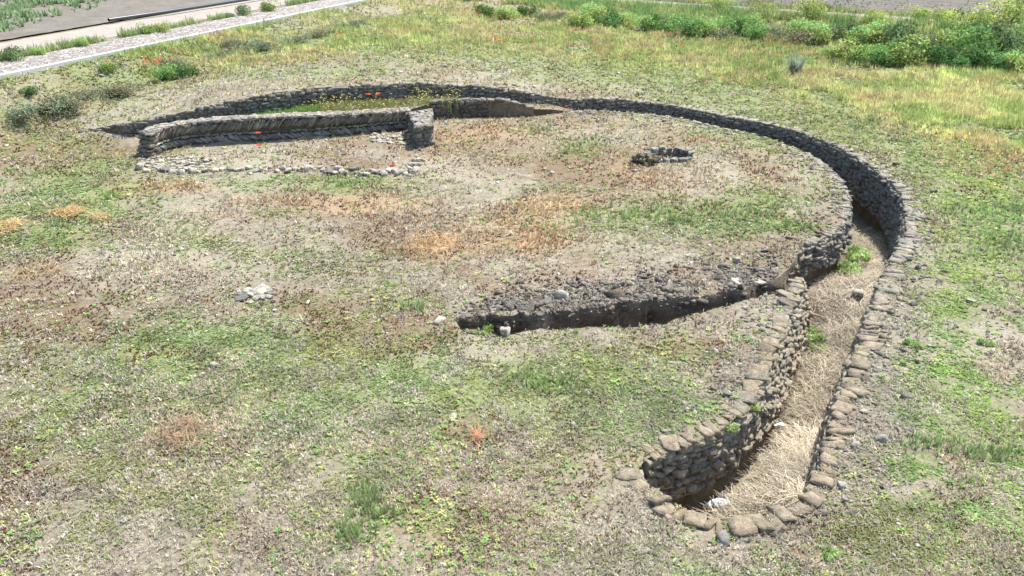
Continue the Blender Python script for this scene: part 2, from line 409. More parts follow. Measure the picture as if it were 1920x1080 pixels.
def leaf_mat(name, tr=.35):
    m = bpy.data.materials.new(name); m.use_nodes = True; n = m.node_tree; n.nodes.clear()
    o = n.nodes.new('ShaderNodeOutputMaterial'); vc = N_(n, 'ShaderNodeVertexColor', layer_name='Col').outputs[0]
    co = objco(n); nz = noise_(n, 1.7, 4, .6, 0, co)
    g = math_(n, 'MULTIPLY_ADD', nz, 1.3, .35); gm = N_(n, 'ShaderNodeCombineColor')
    for i in range(3): n.links.new(g, gm.inputs[i])
    c = mix(n, 1, vc, gm.outputs[0], 'MULTIPLY')
    hs = n.nodes.new('ShaderNodeHueSaturation'); hs.inputs['Saturation'].default_value = .9; n.links.new(c, hs.inputs['Color']); c = hs.outputs[0]
    d = n.nodes.new('ShaderNodeBsdfDiffuse'); t = n.nodes.new('ShaderNodeBsdfTranslucent'); x = n.nodes.new('ShaderNodeMixShader')
    n.links.new(c, d.inputs[0]); n.links.new(c, t.inputs[0]); x.inputs[0].default_value = tr
    n.links.new(d.outputs[0], x.inputs[1]); n.links.new(t.outputs[0], x.inputs[2]); n.links.new(x.outputs[0], o.inputs[0]); return m
M_leaf = leaf_mat('leaves'); M_straw = leaf_mat('dry_straw', .2); M_petal = leaf_mat('petals', .3)
def plain(name, colr, rough=.8, nscale=20, var=.35, bst=.3):
    m, n, b = mat(name); co = objco(n); a = noise_(n, nscale, 5, .7, 0, co)
    c = ramp(n, a, [(.3, tuple(k * (1 - var) for k in colr)), (.7, tuple(min(1, k * (1 + var)) for k in colr))])
    n.links.new(c, b.inputs['Base Color']); b.inputs['Roughness'].default_value = rough; bump(n, b, a, bst, .02); return m

# ------------------------------------------------------------------ cover masks (where which growth covers the soil)
# (px, py, rx, ry, rot deg, type, amount) traced on the photograph, evaluated on the ground plane
BL = [
 # green
 (560,680,330,70,8,'G',.55),(250,780,260,90,10,'G',.55),(240,950,200,90,0,'G',.45),(500,760,240,60,0,'G',.4),(1010,715,190,50,0,'G',.6),(700,870,120,60,0,'G',.1),
 (690,930,70,60,0,'G',.45),(160,370,140,45,-10,'G',.5),(60,440,110,60,0,'G',.4),(120,340,90,20,0,'G',.2),(560,480,190,45,10,'G',.35),(640,345,110,16,0,'G',.6),
 (1210,410,170,38,0,'G',.6),(1400,400,110,30,0,'G',.55),(1490,425,60,12,0,'G',.6),(770,575,60,12,0,'G',.55),(460,345,60,12,0,'G',.35),(1830,480,130,70,0,'G',.7),(1770,600,90,60,0,'G',.5),
 (1790,770,120,50,15,'G',.55),(1850,830,120,35,20,'G',.65),(1720,960,80,40,0,'G',.6),(1850,960,120,70,0,'G',.4),(1680,860,60,20,0,'G',.45),(1830,1040,150,50,0,'G',.45),
 (1800,700,130,14,15,'G',.55),(1850,370,110,35,0,'G',.9),(1200,700,180,40,0,'G',.3),(1290,770,120,30,0,'G',.45),(1100,800,130,50,0,'G',.4),(1020,1000,120,30,0,'G',.2),(1560,1000,90,20,0,'G',.35),
 (1300,1070,200,40,0,'G',.35),(380,640,120,20,0,'G',.3),(620,190,150,20,0,'G',.5),(520,400,50,15,0,'G',.4),(350,450,70,25,0,'G',.3),(210,300,90,18,0,'G',.3),(280,255,50,8,0,'G',.0),
 (1000,90,420,60,0,'G',.55),(1250,150,300,50,0,'G',.5),(1650,200,300,90,0,'G',.6),(1800,300,160,60,0,'G',.6),(1500,240,200,40,0,'G',.35),(700,120,280,30,0,'G',.45),(560,130,220,20,-8,'G',.5),
 (1600,340,60,40,0,'G',.1),(1500,120,160,50,0,'G',.6),(1900,200,200,80,0,'G',.6),(380,60,300,14,-14,'G',.2),(230,150,120,20,-10,'G',.2),(330,175,160,24,-10,'G',.35),(230,215,110,16,0,'G',.25),
 (1000,250,60,12,0,'G',.35),(1070,280,60,20,0,'G',.45),(1450,370,60,14,0,'G',.4),(1020,350,130,12,0,'G',.3),
 (90,190,220,40,-10,'G',.4),(100,330,120,50,0,'G',.35),(60,255,120,25,0,'G',.35),(560,235,0,0,0,'G',0),(180,170,160,30,-12,'S',.5),(60,290,130,40,0,'B',.5),(200,310,120,30,0,'B',.35),(420,140,220,22,-12,'S',.3),
 # brown moss
 (150,610,260,60,12,'B',.62),(330,790,160,70,0,'B',.7),(100,760,130,60,0,'B',.4),(300,660,160,30,12,'B',.5),(700,640,150,40,0,'B',.3),(900,520,110,25,15,'B',.6),(560,570,160,40,0,'B',.4),
 (60,500,120,50,0,'B',.35),(640,500,90,30,0,'B',.4),(150,880,120,60,0,'B',.4),(20,980,50,120,0,'B',.6),(850,790,150,40,10,'B',.5),(1130,760,90,30,0,'B',.45),(1180,790,60,20,0,'B',.5),
 (880,850,200,40,0,'B',.35),(960,895,60,20,0,'B',.6),(760,920,120,50,0,'B',.4),(460,990,160,60,0,'B',.35),(1100,660,200,25,0,'B',.35),(1330,650,120,25,0,'B',.3),(600,290,120,12,0,'B',.22),(430,290,60,8,0,'B',.3),
 (680,310,100,8,0,'B',.35),(480,300,110,16,0,'S',.6),(640,285,120,16,0,'S',.45),(560,300,160,16,0,'K',.35),(200,280,150,12,0,'B',.45),(120,300,90,30,0,'B',.3),(440,300,200,25,0,'B',.0),(900,270,120,30,0,'B',.3),(1300,930,0,0,0,'B',0),(1500,1010,160,30,0,'B',.4),(1790,870,60,25,0,'B',.5),
 (1000,300,200,50,0,'B',.22),(1400,680,80,60,0,'B',.25),(700,420,160,40,0,'B',.2),(350,540,150,50,0,'B',.3),(980,690,50,10,0,'B',.3),(1150,300,300,50,0,'B',.2),(480,830,90,25,0,'B',.4),
 # orange dry
 (690,385,90,18,0,'O',.75),(320,350,90,12,0,'O',.7),(830,465,100,25,-10,'O',.7),(1030,385,90,24,0,'O',.55),(1000,445,90,40,0,'O',.55),(530,375,170,25,0,'O',.35),(130,402,28,6,0,'O',.9),(15,428,26,8,0,'O',.9),
 (180,412,22,8,0,'O',.7),(60,520,60,25,0,'O',.35),(1250,340,150,50,0,'O',.3),(1350,240,0,0,0,'O',0),(1330,260,110,14,10,'O',.35),(900,250,90,20,0,'O',.4),(1060,240,160,20,0,'O',.2),(1700,140,160,16,0,'O',.5),
 (1870,290,130,50,0,'O',.55),(1750,170,120,20,0,'O',.4),(900,60,260,50,0,'O',.35),(1300,80,260,40,0,'O',.3),(500,150,160,20,-8,'O',.35),(390,480,60,25,0,'O',.25),(340,815,50,20,0,'O',.35),(870,1000,90,25,0,'O',.3),
 (700,850,150,40,0,'O',.3),(1110,880,130,50,0,'O',.25),(900,960,180,50,0,'O',.25),(1700,260,140,20,0,'O',.25),(450,580,70,20,0,'O',.15),(1250,700,150,30,0,'O',.15),(170,215,60,10,0,'O',.2),(1180,880,60,30,0,'O',.2),
 # straw-grey
 (260,450,160,60,0,'S',.35),(420,500,200,60,0,'S',.45),(250,700,80,40,0,'S',.4),(600,620,150,30,0,'S',.5),(760,690,120,50,0,'S',.55),(560,1020,300,40,0,'S',.3),(600,800,120,60,0,'S',.3),(1200,980,120,50,0,'S',.4),
 (1350,700,90,60,0,'S',.2),(1690,700,60,150,-15,'S',.45),(1840,650,100,40,0,'S',.5),(1650,940,0,0,0,'S',0),(1870,900,80,80,0,'S',.45),(480,300,120,30,0,'S',.45),(360,210,120,20,0,'S',.4),(1020,165,260,16,3,'S',.45),
 (60,850,30,160,0,'S',.4),(180,240,120,16,0,'S',.4),(1750,420,40,60,0,'S',.3),(840,300,60,50,0,'S',.4),(1450,330,100,60,0,'S',.3),(820,560,120,50,0,'S',.3),(1350,185,220,15,5,'S',.35),
 # bare grey clods
 (1180,540,330,38,-6,'K',.85),(1440,500,100,30,-10,'K',.8),(900,560,100,25,0,'K',.55),(330,310,110,14,0,'K',.5),(100,160,200,25,-14,'K',.6),(330,105,260,18,-14,'K',.65),(650,40,120,20,-8,'K',.6),(60,200,120,20,0,'K',.35),
 (1690,560,45,150,-5,'K',.4),(1650,700,40,120,-12,'K',.4),(1600,980,120,30,0,'K',.4),(1600,900,60,40,0,'K',.4),(1620,1000,0,0,0,'K',0),(560,235,0,0,0,'K',0),
]
def masks(x, y):
    px, py = proj(x, y, np.zeros_like(x))
    r = {k: np.zeros_like(x) for k in 'GBOSK'}
    wx = (fbm(x, y, 1.3, 4, 3) - .5) * 1.5; wy = (fbm(x, y, 1.3, 4, 11) - .5) * 1.5
    px, py = proj(x + wx * .5, y + wy * .5, np.zeros_like(x))
    for bx, by, rx, ry, ro, t, a in BL:
        if rx == 0: continue
        c, s_ = math.cos(R(ro)), math.sin(R(ro)); dx = px - bx; dy = py - by
        u = (dx * c + dy * s_) / rx; v = (-dx * s_ + dy * c) / ry
        r[t] += a * np.exp(-(u * u + v * v) * .9)
    for j_, (k, am) in enumerate((('G', .15), ('B', .42), ('O', .16), ('S', .34), ('K', .24))):
        r[k] = r[k] * 1.15 + am * sm(.42, .66, fbm(x, y, 2.2, 5, 300 + 13 * j_)) * 1.3
    for k in r: r[k] = np.clip(r[k], 0, 1)
    return r

# ------------------------------------------------------------------ ground sheet, ditch floor, trench floor
Eps = 1e-5
GX = []
step = 8
gx, gy = np.meshgrid(np.arange(-260, 2180, step * 1.25), np.arange(-34, 1250, step))
gx = gx + rng.uniform(-3, 3, gx.shape); gy = gy + rng.uniform(-2.5, 2.5, gy.shape)
zz = np.full(gx.shape, 0.0); zz[gy < 30] = .0
X, Y = atv(gx.ravel(), gy.ravel(), 0.0)
far = Y < 75
X = X[far]; Y = Y[far]
cx, cy = np.meshgrid(np.linspace(-60, 60, 34), np.linspace(-3, 75, 26)); cx = cx.ravel() + rng.uniform(-.6, .6, cx.size); cy = cy.ravel() + rng.uniform(-.6, .6, cy.size)
ppx, ppy = proj(cx, cy, 0 * cx); out = (ppx < -270) | (ppx > 2190) | (ppy > 1260) | (cy > 74) | (cy < 1)
X = np.r_[X, cx[out]]; Y = np.r_[Y, cy[out]]
bd = np.minimum(np.minimum(dpoly(X, Y, Wpoly, True), dpoly(X, Y, Tpoly, True)), dpoly(X, Y, Hpoly, True))
k = bd > .05; X = X[k]; Y = Y[k]
big = [(-500, -60), (500, -60), (500, 700), (-500, 700), (-62, -4), (62, -4), (62, 78), (-62, 78), (-200, 200), (200, 200), (0, 250), (-220, 30), (220, 30)]
vin = [Vector((a, b)) for a, b in zip(X, Y)] + [Vector(b) for b in big]
n0 = len(vin); vin += [Vector(p[:2]) for p in Wpoly]; nW = len(Wpoly)
edges = [(n0 + i, n0 + (i + 1) % nW) for i in range(nW)]
n1 = len(vin); vin += [Vector(p[:2]) for p in tf[:-1]]; edges += [(n1 + i, n1 + i + 1) for i in range(len(tf) - 2)]
edges.append((n1 + len(tf) - 2, n0 + iM0 + 1))
n2 = len(vin); vin += [Vector(p[:2]) for p in tn[1:]]; edges += [(n2 + i, n2 + i + 1) for i in range(len(tn) - 2)]
edges.append((n0 + iM0, n2)); edges.append((n2 + len(tn) - 2, n1))
n3 = len(vin); vin += [Vector(p[:2]) for p in Hpoly]; edges += [(n3 + i, n3 + (i + 1) % 24) for i in range(24)]
cv, ce, cf, *_ = geometry.delaunay_2d_cdt(vin, edges, [], 0, 1e-6)
CV = np.array([tuple(v) for v in cv]); CF = np.array([tuple(f) for f in cf])
cen = CV[CF].mean(1)
inH = pip(cen[:, 0], cen[:, 1], Hpoly); inW = pip(cen[:, 0], cen[:, 1], Wpoly); inT = pip(cen[:, 0], cen[:, 1], Tpoly) & ~inW
def sheet(name, sel, zf, material, label=None):
    fs = CF[sel]; u, inv = np.unique(fs, return_inverse=True); v = CV[u]
    z = zf(v[:, 0], v[:, 1])
    # wind upward
    tri = inv.reshape(-1, 3); a, b, c = v[tri[:, 0]], v[tri[:, 1]], v[tri[:, 2]]
    cr = (b[:, 0] - a[:, 0]) * (c[:, 1] - a[:, 1]) - (b[:, 1] - a[:, 1]) * (c[:, 0] - a[:, 0])
    tri[cr < 0] = tri[cr < 0][:, ::-1]
    m = masks(v[:, 0], v[:, 1])
    A = Acc(); A.add(np.c_[v, z], tri, np.stack([m['G'], m['B'], m['O']], 1))
    o = A.build(name, material, smooth=True)
    c2 = o.data.color_attributes.new('Col2', 'FLOAT_COLOR', 'POINT')
    c2.data.foreach_set('color', np.stack([m['K'], m['S'], 0 * z, 0 * z + 1], 1).astype(np.float32).ravel())
    o['kind'] = 'structure'; return o
g_o = sheet('ground', ~(inW | inT | inH), zground, M_ground)
def ditch_masks_sheet(): pass
f_o = sheet('ditch_floor', inW, zfloor, M_ground)
t_o = sheet('trench_floor', inT, ztrench, M_earth)

# cut faces
def skirt(P, zt, zb, inward, amp=.05, K=9, batter=0.0):
    n = len(P); t = np.gradient(P[:, :2], axis=0); t /= np.linalg.norm(t, axis=1)[:, None] + 1e-9
    nx, ny = -t[:, 1] * inward, t[:, 0] * inward; V = []
    for k_ in range(K + 1):
        s = k_ / K; z = zt * (1 - s) + zb * s
        o_ = (amp * (fbm(P[:, 0] * 2 + z * 2, P[:, 1] * 2 + z * 3, .35, 3) - .35) * 2) * (0 if k_ in (0, K) and 0 else 1) * min(1, k_ * .7) + batter * (zt - z) - (.04 if not np.isscalar(batter) else 0)
        V.append(np.stack([P[:, 0] + nx * o_, P[:, 1] + ny * o_, z + (.02 if k_ == 0 else (-.05 if k_ == K else 0))], 1))
    V = np.array(V); idx = np.arange((K + 1) * n).reshape(K + 1, n)
    f = np.stack([idx[:-1, :-1], idx[:-1, 1:], idx[1:, 1:], idx[1:, :-1]], -1).reshape(-1, 4)
    if inward < 0: f = f[:, ::-1]
    return V.reshape(-1, 3), f
ar = lambda P: zground(P[:, 0], P[:, 1])
A = Acc(); BAT = .04 + .27 * sm(8.9, 10.2, ina[:, 1])
def side(P, poly):                                       # +1 if the region lies to the left of P
    m_ = len(P) // 2; t = P[m_ + 1, :2] - P[m_, :2]; n_ = np.array([-t[1], t[0]]) / (np.linalg.norm(t) + 1e-9) * .1
    q = P[m_, :2] + n_ + t * .5
    return 1 if pip(np.array([q[0]]), np.array([q[1]]), poly)[0] else -1
sR, sIA, sIB, sRW = side(rim, Wpoly), side(ina, Wpoly), side(inb, Wpoly), side(rw, Wpoly)
rz_ = lambda P: np.interp(np.arange(len(P)), np.arange(len(P)), P[:, 2])
A.add(*skirt(rim, ar(rim), zfloor(rim[:, 0], rim[:, 1]), sR), (1, 1, 1))
A.add(*skirt(ina, ar(ina), zfloor(ina[:, 0], ina[:, 1]), sIA, batter=BAT), (1, 1, 1))
A.add(*skirt(inb, ar(inb), zfloor(inb[:, 0], inb[:, 1]), sIB), (1, 1, 1))
RWX = [at(a, 218, 0)[0] for a in (812, 850, 920, 965, 1015)]; rwt = np.interp(rw[:, 0], RWX, [.5, .53, .53, .4, .16])
A.add(*skirt(rw, ar(rw), np.maximum(rwt, zfloor(rw[:, 0], rw[:, 1])) + .04, -sRW, .02), (1, 1, 1))
sTF, sTN = side(tf, Tpoly), side(tn, Tpoly)
A.add(*skirt(tf, ar(tf), ztrench(tf[:, 0], tf[:, 1]), sTF, .1), (1, 1, 1))
A.add(*skirt(tn, ar(tn), ztrench(tn[:, 0], tn[:, 1]), sTN, .08), (1, 1, 1))
mth = resample(np.vstack([ina[-1:], inb[:1]]), .1)
A.add(*skirt(mth, ztrench(mth[:, 0], mth[:, 1]), zfloor(mth[:, 0], mth[:, 1]), side(mth, Wpoly), .05), (1, 1, 1))
o = A.build('earth_bank', M_earth, smooth=True); o['kind'] = 'structure'

# ------------------------------------------------------------------ masonry
def masonry(acc, P, ztop, zbot, sgn, col, L=(.14, .36), Hc=(.08, .16), depth=.11, prot=.03, lod=3, rough=.16, s0=0, s1=None, colf=None, batter=0.0):
    """irregular rubble courses along the polyline; sgn = side the face looks to (+1 left)"""
    d = np.r_[0, np.cumsum(np.linalg.norm(np.diff(P[:, :2], axis=0), axis=1))]; s1 = d[-1] if s1 is None else s1
    C = []; Hf = []; T = []
    seg = s0
    # blocks of wall about 1.2 m long, each with its own courses, so that courses do not run through
    while seg < s1:
        e = min(s1, seg + rng.uniform(.5, 1.3)); m_ = .5 * (seg + e)
        zt = np.interp(m_, d, ztop); zb = np.interp(m_, d, zbot); z = zt
        while z > zb + .02:
            h = rng.uniform(*Hc) * (1.25 if rng.random() < .2 else 1); h = min(h, max(.05, z - zb))
            s = seg + rng.uniform(-.08, .03)
            while s < e:
                l = rng.uniform(*L) * rng.choice([.6, 1, 1, 1.2]); c = s + l / 2
                if rng.random() < .13 and h > .09:       # two thin ones
                    for q in (0, 1): C.append((c, z - h * (.27 + .48 * q))); Hf.append((l / 2, h / 4 * 1.02)); 
                else: C.append((c, z - h / 2 + rng.normal(0, .008))); Hf.append((l / 2 * 1.0, h / 2 * 1.0))
                s += l * 1.02
            z -= h * 1.0
        seg = e
    C = np.array(C); Hf = np.array(Hf); N = len(C)
    C[:, 0] = np.clip(C[:, 0], s0, s1)
    x = np.interp(C[:, 0], d, P[:, 0]); y = np.interp(C[:, 0], d, P[:, 1])
    tx = np.interp(C[:, 0] + .1, d, P[:, 0]) - np.interp(C[:, 0] - .1, d, P[:, 0]); ty = np.interp(C[:, 0] + .1, d, P[:, 1]) - np.interp(C[:, 0] - .1, d, P[:, 1])
    q = np.hypot(tx, ty) + 1e-9; tx /= q; ty /= q
    pr = rng.normal(0, prot, N) - depth * .45 + (np.interp(C[:, 0], d, batter) if not np.isscalar(batter) else batter) * (np.interp(C[:, 0], d, ztop) - C[:, 1])
    cen_ = np.stack([x - ty * sgn * pr, y + tx * sgn * pr, C[:, 1]], 1)
    A_ = frames(tx, ty, yaw=.06, roll=.06, pit=.07)
    half = np.stack([Hf[:, 0] * 1.0, np.full(N, depth) * rng.uniform(.8, 1.2, N), Hf[:, 1] * 1.0], 1)
    cc = stone_cols(N, (1, 1, 1), .26, .05) * (colf(cen_) if colf else np.array(col))
    stones(acc, cen_, A_, half, cc, lod, 9, rough)
def coping(acc, P, ztop, sgn, col, w=(.14, .28), l=(.16, .3), th=.034, rows=1, lod=3, colf=None, lift=.02, s0=0, s1=None, over=.04):
    d = np.r_[0, np.cumsum(np.linalg.norm(np.diff(P[:, :2], axis=0), axis=1))]; s1 = d[-1] if s1 is None else s1
    C = []; 
    for r_ in range(rows):
        s = s0 + rng.uniform(0, .1)
        while s < s1:
            ll = rng.uniform(*w) * rng.choice([.7, 1, 1, 1.35])
            if rng.random() > (.0 if r_ == 0 else .35): C.append((s + ll / 2, ll / 2, rng.uniform(*l) * rng.uniform(.75, 1.25) / 2 * (1 if r_ == 0 else .75), r_))
            s += ll * .98
    C = np.array(C); N = len(C); s = C[:, 0]
    x = np.interp(s, d, P[:, 0]); y = np.interp(s, d, P[:, 1]); z = np.interp(s, d, ztop)
    tx = np.interp(s + .12, d, P[:, 0]) - np.interp(s - .12, d, P[:, 0]); ty = np.interp(s + .12, d, P[:, 1]) - np.interp(s - .12, d, P[:, 1])
    q = np.hypot(tx, ty) + 1e-9; tx /= q; ty /= q
    off = -(C[:, 2] - over + C[:, 3] * np.mean(l) * .85) + rng.normal(0, .015, N)      # to the ground side
    cen_ = np.stack([x - ty * sgn * off, y + tx * sgn * off, z + lift - th * .75 + rng.normal(0, .012, N) - .012 * C[:, 3]], 1)
    A_ = frames(tx, ty, yaw=.24, roll=.1, pit=.08)
    half = np.stack([C[:, 1] * rng.uniform(.85, 1.15, N), C[:, 2], np.full(N, th) * rng.uniform(.7, 1.4, N)], 1)
    cc = stone_cols(N, (1, 1, 1), .2, .05) * (colf(cen_) if colf else np.array(col))
    stones(acc, cen_, A_, half, cc, lod, 10, .17)
def near_far(c):                                         # ochre lichened stone near the south end, grey farther off
    y = c[:, 1:2] if c.ndim == 2 else c[1]
    t = sm(12.5, 17, y)
    return np.array([[.45, .385, .28]]) * (1 - t) + np.array([[.27, .255, .215]]) * t
def near_far_cop(c):
    t = sm(9.5, 15, c[:, 1:2])
    return np.array([[.38, .31, .215]]) * (1 - t) + np.array([[.37, .335, .27]]) * t
# outer wall
dr = np.r_[0, np.cumsum(np.linalg.norm(np.diff(rim[:, :2], axis=0), axis=1))]
zt = ar(rim); zf = zfloor(rim[:, 0], rim[:, 1])
zb = np.maximum(zf - .06, zt - np.where(rim[:, 1] < 13, .62, .95))
ow = empty('stone_retaining_wall', tuple(rim[len(rim) // 2]))
tag(ow, 'long curved dark rubble retaining wall lining the outer side of the horseshoe ditch', 'wall')
og = ow.location
def child(acc, name, m, par, smooth=False):
    o = acc.build(name, m, None, smooth, origin=tuple(par.matrix_world.translation) if False else tuple(par.location)); o.location = (0, 0, 0); o.parent = par; return o
A = Acc(); masonry(A, rim, zt - .03, zb, sR, None, colf=near_far, lod=3, L=(.09, .25), Hc=(.05, .095), batter=.12, prot=.016, rough=.14); child(A, 'masonry', M_stone, ow)
A = Acc(); coping(A, rim, zt, sR, None, colf=near_far_cop, s0=9.5, rows=1, w=(.1, .22), l=(.18, .34), lift=.018); 
coping(A, rim, zt, sR, None, colf=near_far_cop, s0=0, s1=9.5, w=(.15, .3), l=(.14, .24), lift=.0); child(A, 'coping', M_stone, ow)
# inner wall, southern length
iw = empty('stone_retaining_wall', tuple(ina[len(ina) // 2])); tag(iw, 'near ochre rubble wall on the platform side of the ditch, curling round its south end', 'wall')
zt = ar(ina); zf = zfloor(ina[:, 0], ina[:, 1])
A = Acc(); masonry(A, ina, zt - .03, np.maximum(zf, zt - .78), sIA, None, colf=near_far, lod=3, L=(.08, .21), Hc=(.045, .095), batter=BAT, prot=.018, rough=.15); child(A, 'masonry', M_stone, iw)
A = Acc(); coping(A, ina, zt, sIA, None, colf=near_far_cop, rows=1, w=(.11, .24), l=(.17, .32), lod=4, lift=.02); child(A, 'coping', M_stone, iw)
# inner wall, northern length
iv = empty('stone_retaining_wall', tuple(inb[8])); tag(iv, 'dark rubble wall on the platform side of the ditch north of the earth trench', 'wall')
ib = inb[:-4]; zt = ar(ib); zf = zfloor(ib[:, 0], ib[:, 1])
A = Acc(); masonry(A, ib, zt - .03, np.maximum(zf, zt - .62), sIB, None, colf=near_far, lod=3, L=(.09, .25), Hc=(.05, .1), batter=.15, prot=.025); child(A, 'masonry', M_stone, iv)
A = Acc(); coping(A, ib, zt, sIB, None, colf=near_far_cop, rows=1, w=(.1, .22), l=(.12, .22), lift=.004); child(A, 'coping', M_stone, iv)
# return of that wall into the trench mouth
trn = resample(np.vstack([inb[:1], at(1496, 472, 0)[None]]), .08)
A = Acc(); masonry(A, trn, ar(trn) - .03, ar(trn) - .5, sTF * -1, None, colf=near_far, lod=3); child(A, 'end_return', M_stone, iv)
# right retaining wall below the fill
rr = empty('stone_retaining_wall', tuple(rw[len(rw) // 2])); tag(rr, 'short low dark rubble wall with a bare earth end, right of the square pillar', 'wall')
zfl = rwt; dw = np.r_[0, np.cumsum(np.linalg.norm(np.diff(rw[:, :2], axis=0), axis=1))]
s_e = np.interp(0, [0, 1], [0, 1]); xs = at(917, 218, 0)[0]; sS = dw[np.argmin(np.abs(rw[:, 0] - xs))]
A = Acc(); masonry(A, rw, zfl - .02, ar(rw) - .03, -sRW, (.19, .175, .15), s0=sS, lod=3, Hc=(.08, .15)); child(A, 'masonry', M_stone_g, rr)
A = Acc(); coping(A, rw, zfl, -sRW, (.30, .275, .22), s0=0, l=(.16, .28)); child(A, 'coping', M_stone_g, rr)

# herringbone wall
hw = empty('herringbone_wall', tuple(hb[len(hb) // 2])); tag(hw, 'dark curved wall of slanting herringbone stones with a broad flat top, along the sunken room', 'wall')
dh = np.r_[0, np.cumsum(np.linalg.norm(np.diff(hb[:, :2], axis=0), axis=1))]
def hpt(s, o_): # point at arclength s, offset o_ to the back
    x = np.interp(s, dh, hb[:, 0]); y = np.interp(s, dh, hb[:, 1]); xb = np.interp(s, dh, hbb[:, 0]); yb = np.interp(s, dh, hbb[:, 1])
    return x + (xb - x) * o_ / HBT, y + (yb - y) * o_ / HBT
LH = dh[-1]
def slab_row(acc, z0f, hgt, ang, tk, ln, col, s0=0, s1=LH):
    s = s0; R_ = []
    while s < s1:
        t_ = rng.uniform(*tk); R_.append((s + t_ / 2, t_, rng.uniform(*ln))); s += t_ / max(.3, abs(math.sin(ang))) * .86 if ang else 0
        if not ang: s += R_[-1][2] * .97 - 0
    R_ = np.array(R_); N = len(R_)
    s = np.minimum(R_[:, 0] + (R_[:, 2] / 2 if not ang else 0), s1)
    x, y = hpt(s, .06 + rng.uniform(-.025, .02, N)); x2, y2 = hpt(np.minimum(s + .05, LH), .06); x1, y1 = hpt(np.maximum(s - .05, 0), .06)
    tx, ty = x2 - x1, y2 - y1; q = np.hypot(tx, ty) + 1e-9; tx, ty = tx / q, ty / q
    X_ = np.stack([tx, ty, 0 * tx], 1); Z_ = np.tile([0, 0, 1.], (N, 1)); Yn = np.cross(Z_, X_)
    a = np.full(N, ang) + rng.normal(0, .13, N)
    U = X_ * np.cos(a)[:, None] + Z_ * np.sin(a)[:, None]; V_ = -X_ * np.sin(a)[:, None] + Z_ * np.cos(a)[:, None]
    Ax = np.stack([U, Yn, V_], 1)
    z = z0f(x) + hgt
    half = np.stack([R_[:, 2] / 2, np.full(N, .09), R_[:, 1] / 2 * 1.12], 1)
    stones(acc, np.stack([x, y, z], 1), Ax, half, stone_cols(N, col, .3, .04), 3, 7, .14)
gz = lambda x: np.zeros_like(x)
A = Acc()
# hb runs from right (pillar) to left, so its tangent points left; + angle leans the upper end leftward
tz = lambda x: hb_top(x)
slab_row(A, lambda x: 0 * x, .115, R(38), (.035, .06), (.22, .3), (.24, .235, .21))
slab_row(A, lambda x: 0 * x, .25, 0, (.035, .06), (.12, .3), (.27, .25, .2))
slab_row(A, lambda x: hb_top(x) * .5, .13, R(180 - 50), (.04, .07), (.26, .34), (.23, .205, .165))
slab_row(A, tz, -.05, 0, (.05, .07), (.12, .3), (.25, .23, .19))
child(A, 'herringbone_face', M_stone_g, hw)
# core and top
n = len(hb); zc = hb_top(hb[:, 0]) - .03
hf = np.array([hpt(s, .07) for s in dh]); hk = np.array([hpt(s, HBT - .02) for s in dh])
V = np.vstack([np.c_[hf, 0 * zc - .2], np.c_[hf, zc], np.c_[hk, zc], np.c_[hk, 0 * zc - .2]]); f = []
for q in range(3):
    for i in range(n - 1): f.append((q * n + i, q * n + i + 1, (q + 1) * n + i + 1, (q + 1) * n + i))
A = Acc(); A.add(V, np.array(f), (1, 1, 1)); A.add(V[[n - 1, 2 * n - 1, 3 * n - 1, 4 * n - 1]], [[0, 1, 2, 3]], (1, 1, 1)); child(A, 'core', M_earth, hw, False)
N = 850; s = rng.uniform(0, LH, N); oo = rng.uniform(.03, HBT, N); x, y = hpt(s, oo); a = rng.random(N) * 6.28
A = Acc(); stones(A, np.stack([x, y, hb_top(x) - .022 + rng.normal(0, .007, N)], 1), frames(np.cos(a), np.sin(a), roll=.04, pit=.04),
   np.stack([rng.uniform(.04, .09, N), rng.uniform(.03, .07, N), rng.uniform(.012, .022, N)], 1), stone_cols(N, (.33, .30, .25), .2), 3, 7, .1); child(A, 'wall_top', M_stone_g, hw)
# stepped broken left end
A = Acc(); e0 = hb[-1]; tdir = hb[-1, :2] - hb[-4, :2]; tdir /= np.linalg.norm(tdir); bdir = hbb[-1, :2] - hb[-1, :2]; bdir /= np.linalg.norm(bdir)
C = []; 
for lev in range(6):
    z = .05 + lev * .1; ext = .30 - .055 * lev
    for q in range(3):
        c = e0[:2] + bdir * (.07 + q * .12) + tdir * (ext * .5 - .05 + rng.normal(0, .02)); C.append((c[0], c[1], z, .09 + ext * .35))
C = np.array(C); N = len(C)
stones(A, C[:, :3], frames(np.full(N, tdir[0]), np.full(N, tdir[1]), yaw=.15, roll=.06), np.stack([C[:, 3], np.full(N, .095), np.full(N, .052)], 1), stone_cols(N, (.2, .18, .14), .2), 4)
child(A, 'broken_end', M_stone_g, hw)
# pillar (spur wall) at the right-hand end
pf0, pf1 = at(784, 276, 0), at(806, 273, 0); pb0, pb1 = at(771, 246, 0), at(810, 240, 0)
pc = empty('square_pillar', tuple((pf0 + pf1 + pb0 + pb1) / 4)); tag(pc, 'squat squared rubble spur wall jutting forward from the right end of the herringbone wall', 'wall')
A = Acc(); PH = .56
ring_ = [pb0, pf0, pf1, pb1]
for a_, b_ in zip(ring_[:-1], ring_[1:]):
    P = resample(np.vstack([a_, b_]), .08)
    masonry(A, P, 0 * P[:, 0] + PH, 0 * P[:, 0] - .04, -1, (.24, .225, .19), L=(.14, .3), Hc=(.08, .13), prot=.008, rough=.1, depth=.09)
child(A, 'masonry', M_stone_g, pc)
A = Acc(); q = [p * .96 + (pf0 + pf1 + pb0 + pb1) / 4 * .04 for p in ring_]
V = [(p[0], p[1], z) for z in (-.05, PH - .04) for p in q]
